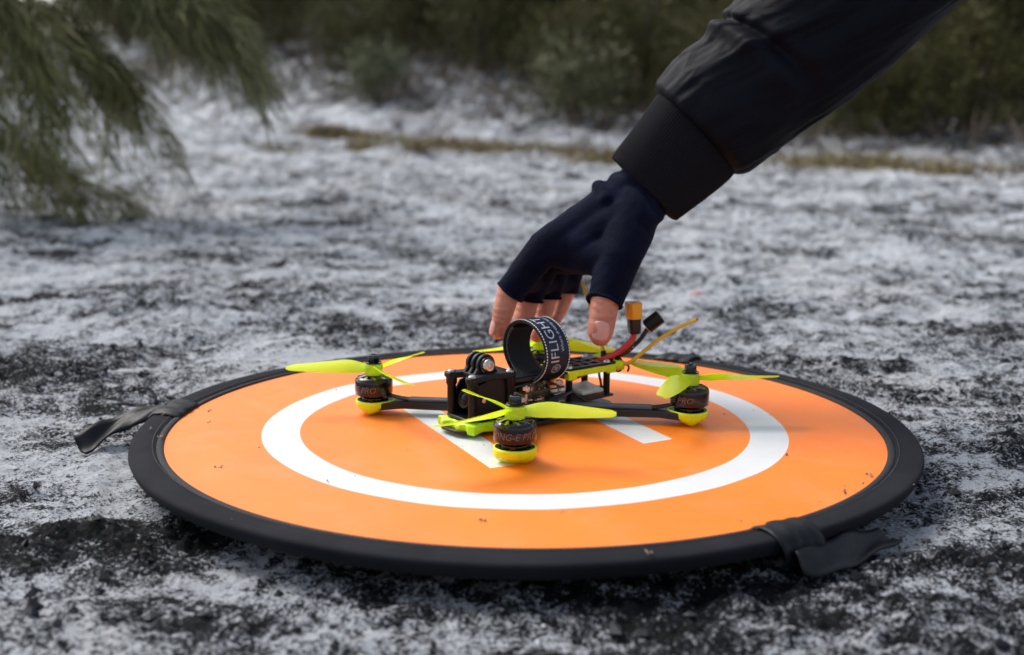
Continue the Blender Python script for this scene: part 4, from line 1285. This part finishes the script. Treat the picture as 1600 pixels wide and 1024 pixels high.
sl_rows = [((0.1120, 0.121, 0.2330), (0.1560, 0.121, 0.1800)), ((0.1052, 0.120, 0.2340), (0.1640, 0.120, 0.1735)), ((0.1020, 0.120, 0.2410), (0.1735, 0.120, 0.1735)),
           ((0.1060, 0.122, 0.2485), (0.1848, 0.122, 0.1805)), ((0.1195, 0.125, 0.2640), (0.2002, 0.125, 0.193)), ((0.1394, 0.128, 0.2787), (0.2237, 0.128, 0.213)),
           ((0.1500, 0.130, 0.2934), (0.2526, 0.130, 0.2316)), ((0.1646, 0.135, 0.3074), (0.2926, 0.135, 0.263)), ((0.1846, 0.14, 0.3322), (0.3322, 0.14, 0.2989)),
           ((0.2201, 0.15, 0.3722), (0.3835, 0.15, 0.3391)), ((0.2728, 0.17, 0.4287), (0.4487, 0.17, 0.3907)), ((0.36, 0.21, 0.52), (0.53, 0.21, 0.49)), ((0.44, 0.26, 0.64), (0.60, 0.26, 0.62))]
def sleeve_disp(T, S):
    Tx, Ty = np.cos(T), np.sin(T)
    # long drapes, pinned where the cloth gathers into the cuff
    w = fbm(Tx * 1.5 + S * 6, Ty * 1.5 + S * 3, 1.3, 3)
    ridge = 1 - np.abs(fbm(Tx * 1.3 + S * 9 + w * 0.9, Ty * 1.3 - S * 3, 1.0, 3)) * 3.6
    ridge = np.clip(ridge, -0.4, 1)
    d = 0.0012 * ridge * sstep(0.012, 0.08, S) + 0.008 * w * sstep(0.01, 0.08, S)
    gather = np.exp(-((S - 0.022) / 0.018) ** 2)
    d = d + 0.0007 * gather * np.sin(T * 17 + 6 * w + S * 60)
    d = d + 0.0004 * fbm(np.cos(T) * 2, np.sin(T) * 2 + S * 30, 1.5, 2)
    q1 = fbm(Tx * 1.5 + S * 13 + w, Ty * 1.5 - S * 17, 1.0, 2)
    d = d + 0.0020 * (0.25 - np.abs(q1) * 2.2).clip(-0.3, 0.25) * sstep(0.008, 0.03, S) * sstep(0.30, 0.10, S)
    # a sharp elbow-side crease across the outside of the forearm
    crease = np.exp(-((S - 0.085 - 0.012 * np.cos(T * 1.0 + 0.4)) / 0.007) ** 2) * sstep(-0.2, 0.7, np.cos(T - 5.6))
    crest = np.exp(-((S - 0.070 - 0.012 * np.cos(T * 1.0 + 0.4)) / 0.010) ** 2) * sstep(-0.2, 0.7, np.cos(T - 5.6))
    return d - 0.0065 * crease + 0.0035 * crest
obj('jacket_sleeve', tube_surface(sl_rows, 22, 300, 0.88, sleeve_disp, 'jacket_sleeve', 'jacket_shell'), person, label='loose black nylon jacket sleeve with soft creases')

# ------------------------------------------------------------------ vegetation
def leaves_mesh(name, pts, dirs, length, width, mat, droop=0.0):
    """pts, dirs: arrays; each leaf is a bent strip of two quads"""
    n = len(pts)
    d = dirs / (np.linalg.norm(dirs, axis=1)[:, None] + 1e-9)
    rnd = rng.normal(size=(n, 3)); s = np.cross(d, rnd); s /= (np.linalg.norm(s, axis=1)[:, None] + 1e-9)
    L = (length[0] + (length[1] - length[0]) * rng.random(n))[:, None]
    w = (width[0] + (width[1] - width[0]) * rng.random(n))[:, None]
    mid = pts + d * L * 0.5 + s * 0 + np.array([0, 0, -1]) * droop * L * 0.25
    end = pts + d * L + np.array([0, 0, -1]) * droop * L
    V = np.stack([pts - s * w * 0.35, pts + s * w * 0.35, mid + s * w * 0.5, mid - s * w * 0.5, end + s * w * 0.1, end - s * w * 0.1], 1).reshape(-1, 3)
    k = (np.arange(n) * 6)[:, None]
    F = np.concatenate([k + np.array([[0, 1, 2, 3]]), k + np.array([[3, 2, 4, 5]])], 0)
    me = bpy.data.meshes.new(name)
    me.vertices.add(len(V)); me.vertices.foreach_set('co', V.astype(np.float32).ravel())
    me.loops.add(F.size); me.loops.foreach_set('vertex_index', F.astype(np.int32).ravel())
    me.polygons.add(len(F)); me.polygons.foreach_set('loop_start', np.arange(len(F), dtype=np.int32) * 4)
    me.update(calc_edges=True)
    me.materials.append(M[mat])
    return me

def make_shrub(seed, h, w, n_twig, per, mat):
    r_ = random.Random(seed)
    stems = MB(); P = []; D = []
    for i in range(r_.randint(7, 10)):
        a = r_.uniform(0, 2 * PI); lean = r_.uniform(0.1, 0.55) * w
        top = Vector((math.cos(a) * lean, math.sin(a) * lean, h * r_.uniform(0.6, 0.95)))
        pts = [Vector((math.cos(a) * 0.03, math.sin(a) * 0.03, -0.08)), top * 0.35 + Vector((r_.gauss(0, 0.04), r_.gauss(0, 0.04), 0.02)), top * 0.7 + Vector((r_.gauss(0, 0.05), r_.gauss(0, 0.05), 0)), top]
        stems.tube(pts, [0.016, 0.012, 0.008, 0.003], n=6, smooth=4)
    ctr = [(r_.gauss(0, 0.38) * w, r_.gauss(0, 0.38) * w, h * min(0.97, max(0.05, r_.gauss(0.46, 0.26)))) for _ in range(n_twig)]
    for c in ctr:
        c = Vector(c)
        hw = math.hypot(c.x, c.y)
        lim = w * (0.95 - 0.5 * max(0, c.z / h - 0.5))
        if hw > lim: c.x *= lim / hw; c.y *= lim / hw
        out = Vector((c.x, c.y, 0.25 * h)).normalized()
        for _ in range(per):
            t = r_.random()
            P.append(c + out * (t * 0.13) + Vector((r_.gauss(0, 0.035), r_.gauss(0, 0.035), r_.gauss(0, 0.04))))
            D.append(out * 0.6 + Vector((r_.gauss(0, 0.5), r_.gauss(0, 0.5), r_.gauss(0.35, 0.5))))
    return stems.mesh('stems', 'bark', angle=80), leaves_mesh('foliage', np.array([[*p] for p in P]), np.array([[*d] for d in D]), (0.02, 0.055), (0.006, 0.014), mat)
variants = [make_shrub(1, 1.7, 0.75, 520, 40, 'shrub_leaf'), make_shrub(2, 2.1, 0.85, 600, 40, 'shrub_leaf'), make_shrub(3, 1.4, 0.8, 480, 40, 'shrub_leaf')]
small_v = make_shrub(4, 0.42, 0.26, 90, 30, 'pale_leaf')
rs = random.Random(21)
def place_shrub(x, y, sc, v, label, group=None):
    e = empty('shrub', (x, y, gz(x, y) - 0.02), rs.uniform(0, 6.28))
    e.scale = (sc, sc, sc * rs.uniform(0.9, 1.15))
    tag(e, label, 'shrub', group)
    obj('stems', v[0], e); obj('foliage', v[1], e)
    return e
GB = 'shrubs growing along the far bank'
front = []
def bank_line(x):
    # where the bushes start: nearer on the right
    return 5.1 - 0.98 * x * 0.55
def on_bank(x, s):
    return 5.1 - 0.98 * x + 1.4 * s
for x, sv, sc, v in ((-2.9, 2.0, 0.55, 0), (-2.2, 2.5, 0.65, 1), (-1.35, 1.9, 0.42, 2), (-0.85, 2.5, 0.6, 0), (-0.25, 2.35, 0.5, 1), (0.35, 2.1, 0.5, 2), (0.8, 2.2, 0.62, 0), (1.25, 1.7, 0.5, 1), (1.75, 1.35, 0.55, 2), (2.2, 1.55, 0.7, 0), (2.9, 1.2, 0.75, 1), (3.5, 1.6, 0.9, 2)):
    place_shrub(x, on_bank(x, sv), sc, variants[v], 'loose olive shrub low on the far bank, left of the sleeve' if x < 1 else 'loose olive shrub low on the far bank, right of the sleeve', GB)
for k in range(15):
    x = -4.6 + k * 0.66
    place_shrub(x + rs.uniform(-0.15, 0.15), on_bank(x, 3.3 - 0.5 * sstep(0.5, 2.5, x) + rs.uniform(-0.3, 0.35)), rs.uniform(0.8, 1.05), variants[(k + 1) % 3], 'olive shrub in the dense middle row of bushes on the far bank', GB)
for k in range(15):
    x = -6.0 + k * 0.85
    place_shrub(x, on_bank(x, 4.9) + rs.uniform(-0.4, 0.4), rs.uniform(1.1, 1.4), variants[(k + 2) % 3], 'olive shrub in the dense middle row of bushes on the far bank', GB)
for k in range(12):
    x = -8.0 + k * 1.4
    place_shrub(x, on_bank(x, 7.0) + rs.uniform(-0.5, 0.5), rs.uniform(1.5, 1.9), variants[k % 3], 'tall dark olive shrub in the rearmost row of bushes', GB)
place_shrub(0.36, 6.45, 1.0, small_v, 'small pale green bush standing before the dark bushes, left of the sleeve')
place_shrub(-0.95, 7.55, 0.85, small_v, 'small pale bush at the foot of the bank, left of centre')
place_shrub(1.75, 5.35, 0.9, small_v, 'small pale bush at the foot of the bank, right of the sleeve')
# branched litter at the foot of the bushes
lp, ld = [], []
for _ in range(5200):
    x = rs.uniform(-3.6, 3.6); s = rs.uniform(0.9, 3.6); y = on_bank(x, s)
    lp.append((x, y, 0)); ld.append((rs.gauss(0, 0.6), rs.gauss(0, 0.3), rs.uniform(0.1, 1.0)))
lp = np.array(lp); hz, _ = gza(lp[:, 0], lp[:, 1]); lp[:, 2] = hz - 0.01
tw = leaves_mesh('fallen_twigs', lp, np.array(ld), (0.05, 0.28), (0.006, 0.018), 'bark', 0.2)
tag(obj('fallen_twigs', tw, kind='stuff'), 'dark twigs and litter under the bushes on the far bank', 'twigs')

# dry grass along the edge of the flat
gp, gd = [], []
for _ in range(15000):
    x = rs.uniform(-1.25, 2.6)
    y = 5.1 - 0.98 * x + 0.10 * math.sin(x * 4.1) + rs.gauss(0, 0.21)
    if x < -0.9 or rs.random() > float(np.clip(0.42 + 3.4 * fbm(np.array([x]), np.array([y * 1.5]), 2.6, 3)[0], 0.03, 1)): continue
    gp.append((x, y, 0)); gd.append((rs.gauss(0, 0.5), rs.gauss(0, 0.5), rs.uniform(0.5, 1.2)))
for cx, cy, r_, n_ in ((-1.02, 6.05, 0.07, 1400), (0.40, 4.25, 0.1, 500), (-0.72, 4.95, 0.05, 250), (-0.45, 4.7, 0.04, 150), (-1.15, 5.2, 0.06, 100)):
    for _ in range(n_):
        gp.append((cx + rs.gauss(0, r_), cy + rs.gauss(0, r_), 0)); gd.append((rs.gauss(0, 0.5), rs.gauss(0, 0.5), rs.uniform(0.4, 1.2)))
gp = np.array(gp); hz, _ = gza(gp[:, 0], gp[:, 1]); gp[:, 2] = hz - 0.004
tag(obj('dry_grass', leaves_mesh('dry_grass', gp, np.array(gd), (0.03, 0.11), (0.003, 0.007), 'dry_grass', 0.15), kind='stuff'), 'low straw and rust coloured dry grass along the edge of the ash flat', 'grass')

# she-oak hanging in from the left
oak = empty('she_oak', (-1.75, 1.95, gz(-1.75, 1.95)))
tag(oak, 'drooping needle-leaved tree branch hanging in from the upper left', 'tree')
OB = Vector(oak.location)
tm = MB(); tm.tube([Vector((0, 0, -0.1)), Vector((0.03, 0, 0.5)), Vector((-0.02, 0.03, 1.1)), Vector((0.04, 0, 1.9))], [0.06, 0.05, 0.04, 0.02], n=10, smooth=6)
trunk = obj('trunk', tm.mesh('trunk', 'bark', angle=80), oak)
limbs = [  # world points
    [(-1.74, 1.95, 0.75), (-1.35, 1.80, 0.72), (-1.0, 1.70, 0.62), (-0.76, 1.66, 0.50), (-0.56, 1.64, 0.36)],
    [(-1.74, 1.95, 0.60), (-1.38, 1.75, 0.55), (-1.08, 1.66, 0.48), (-0.90, 1.62, 0.38), (-0.78, 1.6, 0.28)],
    [(-1.74, 1.95, 0.95), (-1.30, 1.85, 0.95), (-1.0, 1.80, 0.80), (-0.84, 1.78, 0.64), (-0.70, 1.76, 0.50)],
    [(-1.74, 1.95, 0.42), (-1.45, 1.76, 0.40), (-1.22, 1.66, 0.30), (-1.05, 1.62, 0.20), (-0.95, 1.6, 0.12)],
    [(-1.74, 1.95, 0.28), (-1.42, 1.72, 0.27), (-1.15, 1.66, 0.19), (-0.96, 1.64, 0.10), (-0.80, 1.66, 0.03)],
    [(-1.74, 1.95, 1.15), (-1.25, 2.0, 1.2), (-0.98, 2.0, 1.0), (-0.82, 2.0, 0.72), (-0.68, 2.0, 0.50)],
    [(-1.74, 1.95, 0.85), (-1.40, 1.60, 0.78), (-1.12, 1.45, 0.62), (-0.95, 1.40, 0.44), (-0.86, 1.38, 0.30)],
]
for li, pts in enumerate(limbs):
    pts = [Vector(p) - OB for p in pts]
    sp_ = spline(pts, 8)
    m_ = MB(); m_.tube(sp_, [0.014, 0.009, 0.006, 0.003, 0.0015], n=8)
    lo_ = obj('branch', m_.mesh('branch', 'straw' if li in (4,) else 'bark', angle=80), oak)
    P, D = [], []
    n_tw = (100, 90, 75, 30, 26, 60, 95)[li]
    for k in range(n_tw):
        t = 0.22 + 0.78 * (k + rs.random()) / n_tw
        c = sp_[min(len(sp_) - 1, int(t * (len(sp_) - 1)))]
        dirn = (sp_[-1] - sp_[-8]).normalized() * 0.75 + Vector((rs.gauss(0.05, 0.3), rs.gauss(0, 0.35), rs.gauss(-0.15, 0.28)))
        tl = rs.uniform(0.05, 0.17)
        for q in range(48):
            u = rs.random()
            p = c + dirn * (tl * u) + Vector((0, 0, -0.09 * u * u)) + Vector((rs.gauss(0, 0.008),) * 3)
            P.append(p); D.append(dirn * 0.8 + Vector((rs.gauss(0, 0.30), rs.gauss(0, 0.30), rs.gauss(-0.22, 0.25))))
    me = leaves_mesh('needles', np.array([[*p] for p in P]), np.array([[*d] for d in D]), (0.035, 0.085), (0.0014, 0.0030), 'needle', 0.25)
    obj('needles', me, lo_, kind='stuff')
